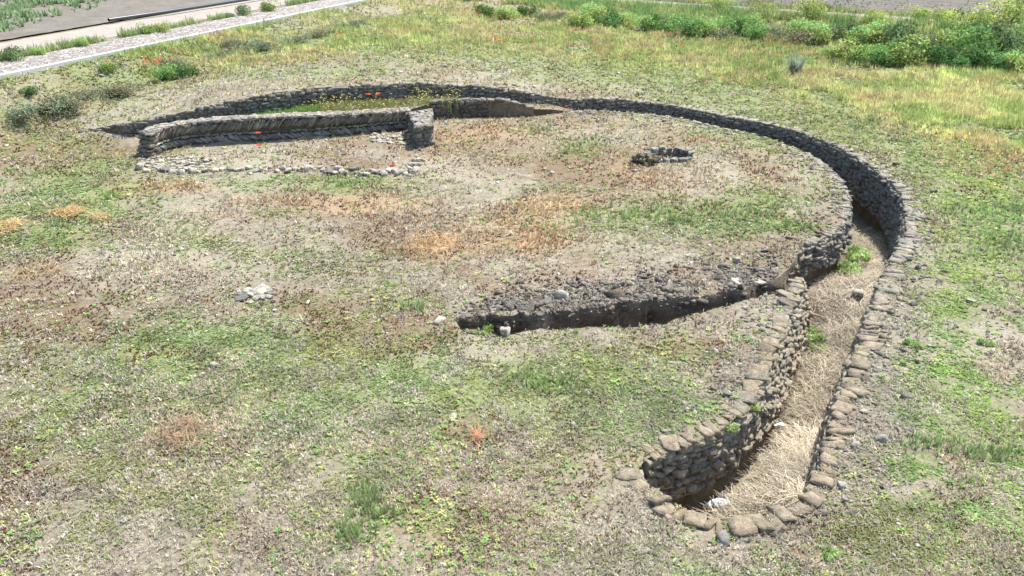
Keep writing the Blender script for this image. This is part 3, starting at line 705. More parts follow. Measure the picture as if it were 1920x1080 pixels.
A.add(V, [(0, 1, 5, 4), (1, 2, 6, 5), (2, 3, 7, 6), (3, 0, 4, 7), (4, 5, 6, 7)], (1, 1, 1)); child(A, 'core', M_earth, pc, False)
N = 190; u = rng.random(N)[:, None]; v_ = rng.random(N)[:, None]; c = (pb0 * (1 - u) + pb1 * u) * (1 - v_) + (pf0 * (1 - u) + pf1 * u) * v_; a = rng.random(N) * 6.28
c[:, 2] = PH - .02 + rng.normal(0, .012, N)
A = Acc(); stones(A, c, frames(np.cos(a), np.sin(a), roll=.12, pit=.12), np.stack([rng.uniform(.05, .1, N), rng.uniform(.04, .08, N), rng.uniform(.02, .035, N)], 1), stone_cols(N, (.33, .30, .25), .2), 3); child(A, 'wall_top', M_stone_g, pc)

# ------------------------------------------------------------------ small stones as things
def stone_proto(hx, hy, hz, col, lod=3, rough=.22, p=4.2, name='stone'):
    A = Acc(); stones(A, np.zeros((1, 3)), np.eye(3)[None], np.array([[hx, hy, hz]]), np.array([col]), lod, p, rough)
    return A.build(name, M_stone_g, None, False)
SPROT = [stone_proto(rng.uniform(.08, .13), rng.uniform(.07, .1), rng.uniform(.05, .085), stone_cols(1, (.42, .38, .31), .2, .03)[0], 4, name='field_stone') for _ in range(9)]
used = set(); HP = 'stones heaped on the left lawn'
def place_stone(px, py, sc=1.0, label=None, group=None, z=None, pi=None, cat='stone', flat=1.0, sink=.35):
    i = rng.integers(len(SPROT)) if pi is None else pi
    sc = sc * (.6 if group is None else (.8 if group == HP else 1))
    pr = SPROT[i]
    o = pr if i not in used else pr.copy()
    if i in used: COL.objects.link(o)
    used.add(i)
    g = at(px, py, 0 if z is None else z); zz_ = float(zground(np.array([g[0]]), np.array([g[1]]))[0]) if z is None else z
    o.location = (g[0], g[1], zz_ + .06 * sc * flat * (1 - sink)); o.scale = (sc, sc * rng.uniform(.8, 1.2), sc * flat)
    o.rotation_euler = (rng.normal(0, .12), rng.normal(0, .12), rng.random() * 6.28)
    tag(o, label, cat, group); return o
FS = 'stones of the low foundation row'
fl = 'grey rounded stone in the low row edging the front of the sunken room'
row = [(262,318),(276,321),(300,320),(312,322),(323,324),(330,320),(341,325),(352,321),(362,322),(374,324),(384,322),(395,321),(405,321),(418,320),(432,321),(446,320),(456,321),(466,318),(480,322),(489,319),(497,322),(508,317),(520,320),(530,318),
 (540,322),(549,318),(560,321),(568,316),(580,317),(589,321),(605,321),(617,324),(628,325),(640,323),(650,327),(661,321),(668,327),(676,329),(688,328),(700,326),(708,328),(718,327),(722,330),(736,323),(742,325),(752,325),(760,329),(768,330),(772,322),(775,325),
 (781,318),(783,322),(779,311),(786,309),(776,301),(784,303),(793,301),(781,295),(790,297),(796,303),(770,315),(762,322),(745,330),(728,325),(696,322),(665,318),(634,319),(600,316),(575,322),(555,316)]
for q, (a, b) in enumerate(row):
    place_stone(a, b + rng.normal(0, 1), rng.uniform(.5, 1.05), fl, FS, sink=.3)
# cobbles scattered at the left of the room
CB = 'cobbles of the paved patch'; cl = 'small flat cobble in the paved patch inside the left corner of the room'
pts = []
while len(pts) < 110:
    a, b = rng.uniform(262, 395), rng.uniform(293, 318)
    if b < 293 + (a < 300) * 0 + max(0, (a - 330)) * .05: continue
    if all(abs(a - c_) > 6 or abs(b - d_) > 2.2 for c_, d_ in pts): pts.append((a, b))
    elif rng.random() < .02: pts.append((a, b))
for a, b in pts: place_stone(a, b, rng.uniform(.35, .75), cl, CB, flat=.6)
CR = 'flat stones of the paved patch beside the pillar'; cr_ = 'flat grey paving stone in the patch at the foot of the pillar'
for _ in range(60):
    a = rng.uniform(695, 768); b = rng.uniform(249 + (768 - a) * .06, 273 - (768 - a) * .07)
    place_stone(a, b, rng.uniform(.45, .8), cr_, CR, flat=.45)
HP = 'stones heaped on the left lawn'; hl = 'pale broken stone slab in the small heap on the open ground at left'
for a, b, s_, fl_ in [(459,552,1.1,.6),(466,546,1.3,.7),(484,543,1.2,.6),(495,545,1.5,.6),(488,552,1.4,.9),(470,555,1,.8),(452,561,1.3,.6),(480,561,1,.7),(500,558,1.1,.6),(476,549,1.2,.8),(505,551,1,.6),(463,550,1.0,.9),(448,546,.6,.6),(490,560,.9,.8)]:
    place_stone(a, b, s_, hl, HP, flat=fl_)
place_stone(470, 567, .9, 'small white flat stone in front of the heap of slabs', flat=.6, pi=0)
place_stone(486, 577, .6, 'small dark lump of stone just below the heap of slabs', pi=1)
place_stone(1652, 826, 1.1, 'brown squared stone lying alone right of the ditch wall', pi=2, flat=1.1)
place_stone(1602, 838, .9, 'brown stone lying against the outside of the ditch coping', pi=3)
place_stone(1576, 912, 1.0, 'pale tan loose stone at the south corner of the ditch coping', pi=4)
place_stone(1583, 938, .6, 'small white flat stone below the south corner of the ditch', pi=5)
place_stone(1610, 551, 2.3, 'broad flat slab lying on the grassy ditch fill', z=-.42, pi=6, flat=.5)
place_stone(1570, 611, 1.2, 'brown stone lying in dead grass on the ditch floor', z=-.78, pi=7)
place_stone(1820, 565, 1.1, 'pale flat stone on the bare ground at far right', pi=8, flat=.5)
place_stone(948, 628, 1.3, 'pale round boulder on the near lip of the earth trench', pi=0, flat=1.1, sink=.1)
place_stone(1023, 572, 1.4, 'dark upright rock poking from rubble above the earth trench', pi=1, flat=1.2, sink=.3)
place_stone(1052, 560, 1.8, 'leaning grey rock standing highest in rubble above the trench', pi=2, flat=1.3, sink=.3)
place_stone(824, 601, 1.6, 'flat brown slab at the left tip of the earth trench', pi=3, flat=.5)
place_stone(1381, 530, 2.2, 'long flat pale slab on the far lip of the trench', pi=4, flat=.3)
place_stone(1425, 532, 1.8, 'flat slab on the far lip nearest the trench mouth', pi=5, flat=.3)
place_stone(1383, 491, 1.3, 'dark stone lying on the rubble north of the trench', pi=6)
place_stone(286, 851, 1.0, 'pale flat chip lying in green turf at lower left', pi=7, flat=.4)
place_stone(236, 975, .8, 'white pebble on the brown moss at bottom left', pi=8, flat=.6)
place_stone(40, 407, 1.0, 'white flat stone beside straw at the left edge', pi=2, flat=.5)
place_stone(818, 182, 1.2, 'pale stone on the grassy fill beside yellow flowers', z=.55, pi=1)
place_stone(400, 688, .9, 'dark stone in green turf left of centre', pi=0)
place_stone(849, 784, 1.3, 'tan flat stone on the lawn below the trench', pi=4, flat=.4)

# ------------------------------------------------------------------ stone ring (hearth)
hc = HCC; he = empty('stone_ring', tuple(hc)); tag(he, 'small sunken ring of squared grey stones on the platform', 'hearth')
A = Acc(); C = []; T = []; Hh = []
for q in range(18):
    a = q / 18 * 6.283; back = math.sin(a) > -.05
    for lv in range(5 if back else 4):
        r_ = 1.13 + rng.normal(0, .02); z = (.12 if back else .035) - lv * .1 + rng.normal(0, .012)
        if not back and lv == 0 and -2.75 + 6.283 < a < -2.2 + 6.283: continue
        C.append((hc[0] + HRX * r_ * math.cos(a), hc[1] + HRY * r_ * math.sin(a), z)); T.append((-math.sin(a) * HRX, math.cos(a) * HRY)); Hh.append((rng.uniform(.07, .11), .075, .052))
C = np.array(C); T = np.array(T); T /= np.linalg.norm(T, axis=1)[:, None]
stones(A, C, frames(T[:, 0], T[:, 1], yaw=.1, roll=.08), np.array(Hh), stone_cols(len(C), (.26, .245, .2), .25, .03), 4, 7, .2); child(A, 'kerb_stones', M_stone_g, he)
A = Acc(); n_ = 24; V = [(hc[0], hc[1], -.42)] + [(p[0], p[1], .01) for p in Hpoly] + [(hc[0] + (p[0] - hc[0]) * .95, hc[1] + (p[1] - hc[1]) * .95, -.4) for p in Hpoly]
A.add(V, [(0, 25 + i, 25 + (i + 1) % 24) for i in range(24)] , (1, 1, 1)); A.add(V, [(1 + i, 1 + (i + 1) % 24, 25 + (i + 1) % 24, 25 + i) for i in range(24)], (1, 1, 1)); child(A, 'pit_floor', M_earth, he)
# mossy stump of rubble beside it
st = at(1213, 304, 0); se = empty('rubble_stump', tuple(st)); tag(se, 'dark mossy broken lump of rubble standing at the left side of the stone ring', 'rubble')
N = 60; a = rng.random(N) * 6.28; r_ = np.sqrt(rng.random(N)) * .26; C = np.stack([st[0] + r_ * 1.25 * np.cos(a), st[1] + r_ * np.sin(a), rng.uniform(0, .26, N) * (1 - r_ / .45)], 1)
A = Acc(); stones(A, C, frames(np.cos(a), np.sin(a), roll=.4, pit=.4), rng.uniform(.035, .085, (N, 3)), stone_cols(N, (.17, .15, .10), .4, .1), 3, 3.5, .25); child(A, 'rubble', M_stone, se)

# ------------------------------------------------------------------ path, kerbs, track, fields
def strip(name, Pa, dirv, nrm, o0, o1, z0, material, length0, length1, thick=0, step_=.6, zf=None, cross=2, ga=None):
    s = np.arange(length0, length1, step_); ov = np.linspace(o0, o1, cross)
    SS, OO = np.meshgrid(s, ov, indexing='ij')
    x = Pa[0] + dirv[0] * SS - nrm[0] * OO; y = Pa[1] + dirv[1] * SS - nrm[1] * OO
    z = z0(x, y) if callable(z0) else np.full(x.shape, z0)
    if zf: z = z + zf(SS, OO)
    V = np.stack([x, y, z], -1).reshape(-1, 3); n_, m_ = x.shape; idx = np.arange(n_ * m_).reshape(n_, m_)
    f = np.stack([idx[:-1, :-1], idx[:-1, 1:], idx[1:, 1:], idx[1:, :-1]], -1).reshape(-1, 4)
    a_, b_, c_ = V[f[0][0]], V[f[0][1]], V[f[0][2]]
    if np.cross(b_ - a_, c_ - a_)[2] < 0: f = f[:, ::-1]
    A = Acc(); A.add(V, f, (1, 1, 1))
    if thick:
        for col_ in (0, m_ - 1):
            e = idx[:, col_]; lo = V[e].copy(); lo[:, 2] -= thick
            W_ = np.vstack([V[e], lo]); k_ = len(e); A.add(W_, [(i, i + 1, k_ + i + 1, k_ + i) for i in range(k_ - 1)], (1, 1, 1))
    o = A.build(name, material, smooth=not thick); return o
M_kerb = plain('concrete_kerb', (.46, .46, .45), .8, 6, .12)
def cobble_mat():
    m, n, b = mat('cobbled_path'); co = objco(n)
    v = N_(n, 'ShaderNodeTexVoronoi', i_Scale=5.5); n.links.new(co, v.inputs['Vector'])
    v2 = N_(n, 'ShaderNodeTexVoronoi', feature='DISTANCE_TO_EDGE', i_Scale=5.5); n.links.new(co, v2.inputs['Vector'])
    nz = noise_(n, 9, 5, .7, 0, co)
    s_ = N_(n, 'ShaderNodeSeparateColor'); n.links.new(v.outputs['Color'], s_.inputs[0])
    c = ramp(n, s_.outputs[0], [(0, (.27, .245, .22)), (.5, (.39, .37, .34)), (1, (.50, .48, .45))])
    c = mix(n, nz, c, mix(n, 1, c, (.7, .66, .62), 'MULTIPLY'))
    e = math_(n, 'MULTIPLY', v2.outputs['Distance'], 9, 0, True)
    c = mix(n, e, (.15, .12, .10), c); n.links.new(c, b.inputs['Base Color']); bump(n, b, e, .8, .03); return m
M_cob = cobble_mat()
M_track = plain('dirt_track', (.31, .275, .23), .95, 2.5, .16, .4)
def field_mat():
    m, n, b = mat('ploughed_soil'); co = objco(n); a = noise_(n, 1.2, 6, .7, 0, co); f = noise_(n, 14, 5, .75, 0, co)
    c = ramp(n, a, [(.3, (.165, .15, .125)), (.7, (.25, .23, .195))]); c = mix(n, f, mix(n, 1, c, (.6, .58, .56), 'MULTIPLY'), c)
    n.links.new(c, b.inputs['Base Color']); bump(n, b, f, .8, .05); return m
M_field = field_mat()
cA = [La, Ld, Ln]; cB = [Ra, Rd, Rn]
# the two lines meet beyond the top of the picture
den = Ld[0] * Rd[1] - Ld[1] * Rd[0]; dd = Ra[:2] - La[:2]; sI = (dd[0] * Rd[1] - dd[1] * Rd[0]) / den; sJ = (dd[0] * Ld[1] - dd[1] * Ld[0]) / den
zp = lambda h: (lambda x, y: zplat(x, y) + h)
def stru(o): o['kind'] = 'structure'; return o
L0, L1, R0, R1 = -16, sI, sJ, 45
tag(strip('kerb', La, Ld, Ln, 0, .2, zp(.10), M_kerb, L0, L1, .3), 'long pale concrete kerb edging the cobbled path at upper left', 'kerb')
tag(strip('kerb', Ra, Rd, Rn, 0, .2, zp(.10), M_kerb, R0, R1, .3), 'long concrete kerb half hidden by weeds at upper right', 'kerb')
stru(strip('path', La, Ld, Ln, .2, 2.15, zp(.07), M_cob, L0, L1 + 1.2, .2)); stru(strip('path', Ra, Rd, Rn, .2, 2.1, zp(.074), M_cob, R0 - .5, R1, .2))
trk = lambda s, o_: .012 + .03 * np.exp(-((o_ - 4.2) / .35) ** 2) + (fbm(s, o_, .9, 3) - .5) * .03
stru(strip('dirt_track', La, Ld, Ln, 3.0, 5.75, zp(.0), M_track, L0, 60, zf=trk, cross=14, step_=.3))
fur = lambda s, o_: .06 + .035 * np.sin(o_ * 6.283 / .8) + (fbm(s, o_, .4, 3) - .5) * .06
stru(strip('field', La, Ld, Ln, 6.0, 46, zp(0), M_field, -20, 90, zf=fur, cross=300, step_=.4))
fur2 = lambda s, o_: .05 + .075 * np.sin(o_ * 6.283 / .95) + (fbm(s, o_, .4, 3) - .5) * .05
stru(strip('field', Ra, Rd, Rn, 3.4, 60, zp(.01), M_field, -4 , 60, zf=fur2, cross=420, step_=.5))
# black irrigation pipe
p0, p1 = at(205, 43, 1.25), at(480, 1, 1.25); pm = at(330, 25, 1.25); p2 = p1 + (p1 - pm) * 1.3
pp = resample(chaikin(np.vstack([p0, pm, p1, p2]), 2), .35); A = Acc(); ph_ = np.linspace(0, 6.283, 11)[:-1]; r_ = .075
V = []; td = np.gradient(pp, axis=0); td /= np.linalg.norm(td, axis=1)[:, None]
for c_, t_ in zip(pp, td):
    nx_ = np.array([-t_[1], t_[0], 0]); 
    for a in ph_: V.append(c_ + nx_ * r_ * math.cos(a) + np.array([0, 0, 1]) * (r_ * math.sin(a) + .05 + r_))
K = 10; f = [(i * K + j, i * K + (j + 1) % K, (i + 1) * K + (j + 1) % K, (i + 1) * K + j) for i in range(len(pp) - 1) for j in range(K)]
A.add(V, f, (1, 1, 1)); 
mp, nn, bb = mat('black_plastic_pipe'); bb.inputs['Base Color'].default_value = (.035, .045, .055, 1); bb.inputs['Roughness'].default_value = .32; bb.inputs['Specular IOR Level'].default_value = .5
o = A.build('irrigation_pipe', mp, smooth=True); tag(o, 'long black plastic pipe lying along the edge of the ploughed field', 'pipe')

# ------------------------------------------------------------------ vegetation: stuff
GRN = np.array([.23, .31, .11]); YGR = np.array([.38, .42, .14]); OLV = np.array([.17, .19, .075]); DRY = np.array([.50, .41, .24]); ORG = np.array([.55, .34, .15]); STR = np.array([.52, .47, .36]); MOS = np.array([.20, .11, .06])
def samp(n, x0=-250, x1=2170, y0=-30, y1=1230, z=0.0):
    px = rng.uniform(x0, x1, n); py = rng.uniform(y0, y1, n); x, y = atv(px, py, z)
    k_ = (y < 70) & ~pip(x, y, Wpoly) & ~pip(x, y, Tpoly) & (dL(x, y) > .15) & (dR(x, y) > .15)
    return x[k_], y[k_]
def dist_(x, y): return np.hypot(x, y)
m1 = masks
# low leafy cover
A = Acc(); x, y = samp(230000); m_ = m1(x, y); patch = fbm(x, y, .45, 4, 31)
pr = np.clip(m_['G'] * 1.25 + .07 - (m_['K'] + m_['S']) * .1, 0, 1) * sm(.42, .60, patch + m_['G'] * .12)
k_ = rng.random(len(x)) < pr; x, y = x[k_], y[k_]; d = dist_(x, y)
tone = fbm(x, y, 2.2, 3, 51)[:, None]; c = GRN * (1 - sm(.4, .62, tone)) + YGR * .75 * sm(.4, .62, tone)
c = c * rng.normal(1, .2, (len(x), 1)).clip(.5, 1.6)
rightg = sm(1680, 1780, proj(x, y, 0 * x)[0])[:, None]; c = c * (1 + rightg * np.array([[.12, .35, -.05]]))
blades(A, np.c_[x, y, zground(x, y)], 5, .018 + .0026 * d, .008 + .0011 * d, .5, c, flat=True)
tag(A.build('ground_cover', M_leaf), 'low green leafy weeds spreading in patches over the soil', 'weeds', kind='stuff')
# bright rosettes
A = Acc(); x, y = samp(26000); m_ = m1(x, y); patch = fbm(x, y, .9, 3, 71); pz, qz = proj(x, y, 0 * x)
zone = np.exp(-(((pz - 1150) / 260) ** 2 + ((qz - 780) / 70) ** 2)) * 1.2 + np.exp(-(((pz - 950) / 330) ** 2 + ((qz - 930) / 140) ** 2)) * .5 + .16 + np.exp(-(((pz - 1850) / 140) ** 2 + ((qz - 450) / 60) ** 2)) * .9 + np.exp(-(((pz - 1100) / 400) ** 2 + ((qz - 320) / 70) ** 2)) * .3
k_ = rng.random(len(x)) < np.clip(zone, 0, 1) * sm(.45, .62, patch) ; x, y = x[k_], y[k_]; d = dist_(x, y)
c = np.where(rng.random((len(x), 1)) < .55, YGR * 1.15, np.array([.26, .44, .11])) * rng.normal(1, .15, (len(x), 1)).clip(.6, 1.5)
blades(A, np.c_[x, y, zground(x, y) + .01], 8, .035 + .0025 * d, .013 + .001 * d, .35, c, flat=True)
tag(A.build('rosette_weeds', M_leaf), 'bright yellow green rosette weeds dotted over the soil', 'weeds', kind='stuff')
# brown moss and dry scraps
A = Acc(); x, y = samp(150000); m_ = m1(x, y); patch = fbm(x, y, .4, 4, 91)
k_ = rng.random(len(x)) < np.clip(m_['B'] * 1.5, 0, 1) * sm(.44, .58, patch); x, y = x[k_], y[k_]; d = dist_(x, y)
c = np.where(rng.random((len(x), 1)) < .25, np.array([.24, .11, .05]), MOS) * rng.normal(1, .25, (len(x), 1)).clip(.4, 1.8)
blades(A, np.c_[x, y, zground(x, y)], 5, .012 + .002 * d, .006 + .001 * d, .8, c)
tag(A.build('brown_moss', M_leaf), 'dark reddish brown moss in worn patches on the soil', 'moss', kind='stuff')
# dry grass tufts
A = Acc(); x, y = samp(130000); m_ = m1(x, y); patch = fbm(x, y, .7, 4, 101)
pr = np.clip(m_['O'] * 1.3 + m_['S'] * .6 + .16, 0, 1) * sm(.40, .58, patch); k_ = rng.random(len(x)) < pr
x, y = x[k_], y[k_]; d = dist_(x, y); o_ = m1(x, y)['O'][:, None]; t_ = np.clip(o_ * 1.6, 0, 1)
c = (STR * (1 - t_) + np.where(rng.random((len(x), 1)) < .5, ORG, DRY) * t_) * rng.normal(1, .2, (len(x), 1)).clip(.5, 1.5)
blades(A, np.c_[x, y, zground(x, y)], 6, .04 + .003 * d, .003 + .0009 * d, .85, c)
tag(A.build('dry_grass', M_straw), 'short dead straw coloured grass scattered over the platform', 'grass', kind='stuff')
# litter straws
A = Acc(); x, y = samp(150000); patch = fbm(x, y, 1.1, 3, 131); k_ = rng.random(len(x)) < sm(.35, .6, patch) * .8; x, y = x[k_], y[k_]; d = dist_(x, y); M = len(x)
c = np.where(rng.random((M, 1)) < .5, STR * .74, np.array([.26, .21, .15])) * rng.normal(1, .2, (M, 1)).clip(.4, 1.5)
strands(A, np.c_[x, y, zground(x, y) + .012], rng.random(M) * 6.28, rng.uniform(.01, .06, M) + .0022 * d, .0008 + .0006 * d, rng.uniform(0, .03, M), c, nseg=2)
tag(A.build('straw_litter', M_straw), 'fine pale straw litter strewn over the bare soil', 'straw', kind='stuff')
# pebbles
A = Acc(); x, y = samp(34000); m_ = m1(x, y); k_ = rng.random(len(x)) < np.clip(.3 + m_['K'] + m_['S'] * .6, 0, 1) * .7; x, y = x[k_], y[k_]; N = len(x); d = dist_(x, y); a = rng.random(N) * 6.28
sz = rng.lognormal(0, .38, N) * (.0035 + .0007 * d)
stones(A, np.c_[x, y, zground(x, y) + sz * .3], frames(np.cos(a), np.sin(a), roll=.3), np.stack([sz * 1.3, sz, sz * .6], 1), stone_cols(N, (.42, .385, .32), .3, .02), 2, 4, .22)
tag(A.build('gravel', M_stone_g), 'small pale pebbles and stone chips scattered over the soil', 'gravel', kind='stuff')
# clods along the trench
A = Acc(); x, y = samp(52000, 780, 1530, 460, 625); px, py = proj(x, y, 0 * x); lip = np.interp(px, [850, 1000, 1200, 1400, 1500], [597, 592, 565, 541, 500])
up = lip - py; k_ = (up > -3) & (px < 1455) & (rng.random(len(x)) < np.where(up > 0, np.exp(-(np.maximum(up, 0) / np.interp(px, [860, 960, 1450], [14, 34, 34])) ** 2), .3) * sm(.3, .55, fbm(x, y, .5, 3, 77)) * sm(850, 900, px)); x, y = x[k_], y[k_]; N = len(x); a = rng.random(N) * 6.28
sz = rng.lognormal(0, .5, N) * .0145
stones(A, np.c_[x, y, zground(x, y) + sz * .35], frames(np.cos(a), np.sin(a), roll=.4, pit=.3), np.stack([sz * 1.4, sz, sz * .75], 1), stone_cols(N, (.23, .2, .16), .32, .03), 2, 4, .35)
N = 300; k2_ = rng.integers(2, len(tf) - 4, N); fz = rng.uniform(.05, .95, N) ** 1.3; x = tf[k2_, 0]; y = tf[k2_, 1] - .03; z = ztrench(x, y) * fz - .02; a = rng.normal(0, .4, N); sz = rng.lognormal(0, .5, N) * .018
stones(A, np.c_[x, y, z], frames(np.cos(a), np.sin(a), roll=.3, pit=.3), np.stack([sz * 1.5, sz, sz * .8], 1), stone_cols(N, (.26, .22, .165), .3, .03), 2, 4, .3)
tag(A.build('rubble_clods', M_stone_g), 'grey brown clods and rubble banked along the far lip of the earth trench', 'rubble', kind='stuff')
# gravelly chips outside the ditch
A = Acc()
for P, sg, s0_ in ((rim, -sR, 9.5), (ina, -sIA, 0), (inb, -sIB, 0)):
    dd_ = np.r_[0, np.cumsum(np.linalg.norm(np.diff(P[:, :2], axis=0), axis=1))]; N = int((dd_[-1] - s0_) * 90); s = rng.uniform(s0_, dd_[-1] - .3, N); o_ = .12 + np.abs(rng.normal(0, .35, N))
    x = np.interp(s, dd_, P[:, 0]); y = np.interp(s, dd_, P[:, 1]); x2 = np.interp(s + .1, dd_, P[:, 0]) - np.interp(s - .1, dd_, P[:, 0]); y2 = np.interp(s + .1, dd_, P[:, 1]) - np.interp(s - .1, dd_, P[:, 1]); q = np.hypot(x2, y2) + 1e-9
    x = x - y2 / q * sg * o_; y = y + x2 / q * sg * o_; k_ = ~pip(x, y, Wpoly) & ~pip(x, y, Tpoly); x, y = x[k_], y[k_]; N = len(x); a = rng.random(N) * 6.28; sz = rng.lognormal(0, .55, N) * .012
    stones(A, np.c_[x, y, zground(x, y) + sz * .3], frames(np.cos(a), np.sin(a), roll=.3, pit=.3), np.stack([sz * 1.4, sz, sz * .6], 1), stone_cols(N, (.30, .265, .21), .3), 2, 3, .25)
tag(A.build('stone_chips', M_stone_g), 'loose brown stone chips scattered beside the ditch coping', 'rubble', kind='stuff')

# meadow grass beyond the ring
A = Acc(); x, y = samp(95000, -200, 2150, -25, 260, .5)
px, py = proj(x, y, zground(x, y))
line = np.interp(px, [0, 300, 500, 700, 1000, 1300, 1500, 1700, 1920], [120, 170, 150, 118, 128, 175, 215, 270, 330])
tall = sm(0, 60, line - py); pat = fbm(x, y, 1.5, 4, 151); m_ = m1(x, y)
k_ = (rng.random(len(x)) < (.1 + .9 * tall) * sm(.33, .55, pat + m_['G'] * .1 - m_['K'] * .25)); x, y, px, py, tall = x[k_], y[k_], px[k_], py[k_], tall[k_]
lf = sm(480, 200, px) ; t1_ = fbm(x, y, 1.8, 3, 171)[:, None]; t2_ = fbm(x, y, .9, 3, 181)[:, None]
c = np.array([.38, .45, .13]) * (1 - sm(.45, .63, t1_)) + np.array([.54, .50, .21]) * sm(.42, .6, t1_); c = c * (1 - .5 * sm(.55, .7, t2_)) + np.array([.58, .40, .20]) * .5 * sm(.55, .7, t2_)
c = c * (1 + .12 * sm(1500, 1800, px))[:, None]
c = c * rng.normal(1, .2, (len(x), 1)).clip(.5, 1.6)
blades(A, np.c_[x, y, zground(x, y)], 7, .09 + .15 * tall, .022, .6, c)
tag(A.build('meadow_grass', M_leaf), 'mixed green and yellowing meadow grass beyond the ring', 'grass', kind='stuff')
# denser grass patches on the platform and along the right
def grass_patch(specs, name, label, cols, hgt, n):
    A = Acc()
    for (a, b, rx_, ry_) in specs:
        nn_ = int(n * rx_ * ry_ / 1500) + 14
        px = a + rng.normal(0, rx_ * .5, nn_); py = b + rng.normal(0, ry_ * .5, nn_); x, y = atv(px, py, 0); k_ = ~pip(x, y, Wpoly) & ~pip(x, y, Tpoly); x, y = x[k_], y[k_]
        z = zground(x, y); d = dist_(x, y); c = np.array(cols)[rng.integers(len(cols), size=len(x))] * rng.normal(1, .15, (len(x), 1)).clip(.5, 1.5)
        blades(A, np.c_[x, y, z], 7, hgt * rng.uniform(.6, 1.2, len(x)), .006 + .0009 * d, .4, c)
    tag(A.build(name, M_leaf), label, 'grass', kind='stuff')
grass_patch([(1210,405,150,30),(1400,400,90,22),(1490,427,45,8),(1080,285,35,14),(1110,265,30,8),(640,345,80,10),(205,370,22,14),(110,425,26,10),(115,455,20,9),(690,930,40,26),(660,1000,50,26),(1850,395,110,22),(1870,455,80,30),(1180,160,14,5),(1010,240,30,12),
   (1020,720,90,24),(770,577,35,8),(1750,830,60,14),(1850,850,70,16),(700,960,40,20),(1560,230,120,18),(1670,215,90,16),(1740,240,80,14)], 'green_grass', 'tufts of fresh green grass growing in patches on the platform', [(.26, .38, .12), (.34, .42, .15), (.24, .34, .12)], .13, 60)
grass_patch([(1010,445,90,30),(1040,390,70,16),(830,460,60,16),(690,385,60,10),(320,352,60,8),(1250,340,90,20),(900,440,60,16),(1330,262,60,8),(530,378,100,14),(1760,145,70,8),(1880,290,60,20)], 'tawny_grass', 'tawny orange dried grass in patches on the platform', [(.58, .38, .18), (.56, .44, .24), (.50, .33, .17)], .11, 60)
# verge between path and track
A = Acc(); s = rng.uniform(-14, 34, 5200); o_ = 2.15 + np.abs(rng.normal(.25, .3, 5200)); cl_ = fbm(s, 0 * s, 1.3, 3, 201); k_ = rng.random(5200) < sm(.4, .6, cl_) ; s, o_ = s[k_], o_[k_]
x = La[0] + Ld[0] * s - Ln[0] * o_; y = La[1] + Ld[1] * s - Ln[1] * o_
blades(A, np.c_[x, y, zplat(x, y) + .02], 6, .3 * rng.uniform(.4, 1.2, len(x)), .03, .35, np.array([(.24, .38, .11), (.32, .42, .13), (.40, .40, .2)])[rng.integers(3, size=len(x))])
s = rng.uniform(-6, 30, 3600); o_ = np.r_[rng.normal(2.7, .35, 2200), rng.normal(-.35, .25, 1400)]; x = Ra[0] + Rd[0] * s - Rn[0] * o_; y = Ra[1] + Rd[1] * s - Rn[1] * o_
blades(A, np.c_[x, y, zground(x, y) + .02], 6, .3 * rng.uniform(.4, 1.3, len(x)), .035, .4, np.array([(.26, .38, .12), (.40, .44, .14), (.44, .38, .2)])[rng.integers(3, size=len(x))])
s = rng.uniform(-14, 30, 2600); o_ = -np.abs(rng.normal(.1, .35, 2600)); x = La[0] + Ld[0] * s - Ln[0] * o_; y = La[1] + Ld[1] * s - Ln[1] * o_; k_ = fbm(x, y, 1.5, 3, 5) > .48; x, y = x[k_], y[k_]
blades(A, np.c_[x, y, zground(x, y)], 7, .1, .03, .5, np.array([(.34, .42, .15), (.28, .36, .14)])[rng.integers(2, size=len(x))], flat=True)
tag(A.build('verge_grass', M_leaf), 'tufted green verge grass along the edges of the cobbled path', 'grass', kind='stuff')
# crop in the left field and weeds in the right one
A = Acc(); n_ = 60000; s = rng.uniform(-18, 60, n_); o_ = rng.uniform(6.3, 40, n_); x = La[0] + Ld[0] * s - Ln[0] * o_; y = La[1] + Ld[1] * s - Ln[1] * o_; px, py = proj(x, y, 0 * x + 1.2)
k_ = (rng.random(n_) < sm(.36, .5, fbm(x, y, 1.1, 3, 221)) * sm(0, 40, np.interp(px, [-200, 0, 190, 260], [80, 75, 25, -20]) - py)); x, y = x[k_], y[k_]
blades(A, np.c_[x, y, zplat(x, y) + .07], 8, .28, .07, .6, np.array([(.22, .33, .14), (.32, .42, .2)])[rng.integers(2, size=len(x))])
n_ = 16000; s = rng.uniform(-4, 40, n_); o_ = np.round(rng.uniform(4, 40, n_) / .95) * .95 + rng.normal(.2, .12, n_); x = Ra[0] + Rd[0] * s - Rn[0] * o_; y = Ra[1] + Rd[1] * s - Rn[1] * o_; k_ = rng.random(n_) < sm(.4, .6, fbm(x, y, 3, 3, 231)) * .6; x, y = x[k_], y[k_]
blades(A, np.c_[x, y, zplat(x, y) + .1], 5, .10, .04, .6, np.array([.20, .26, .10]))
tag(A.build('field_crop', M_leaf), 'low leafy crop and weeds growing in the ploughed fields', 'crop', kind='stuff')
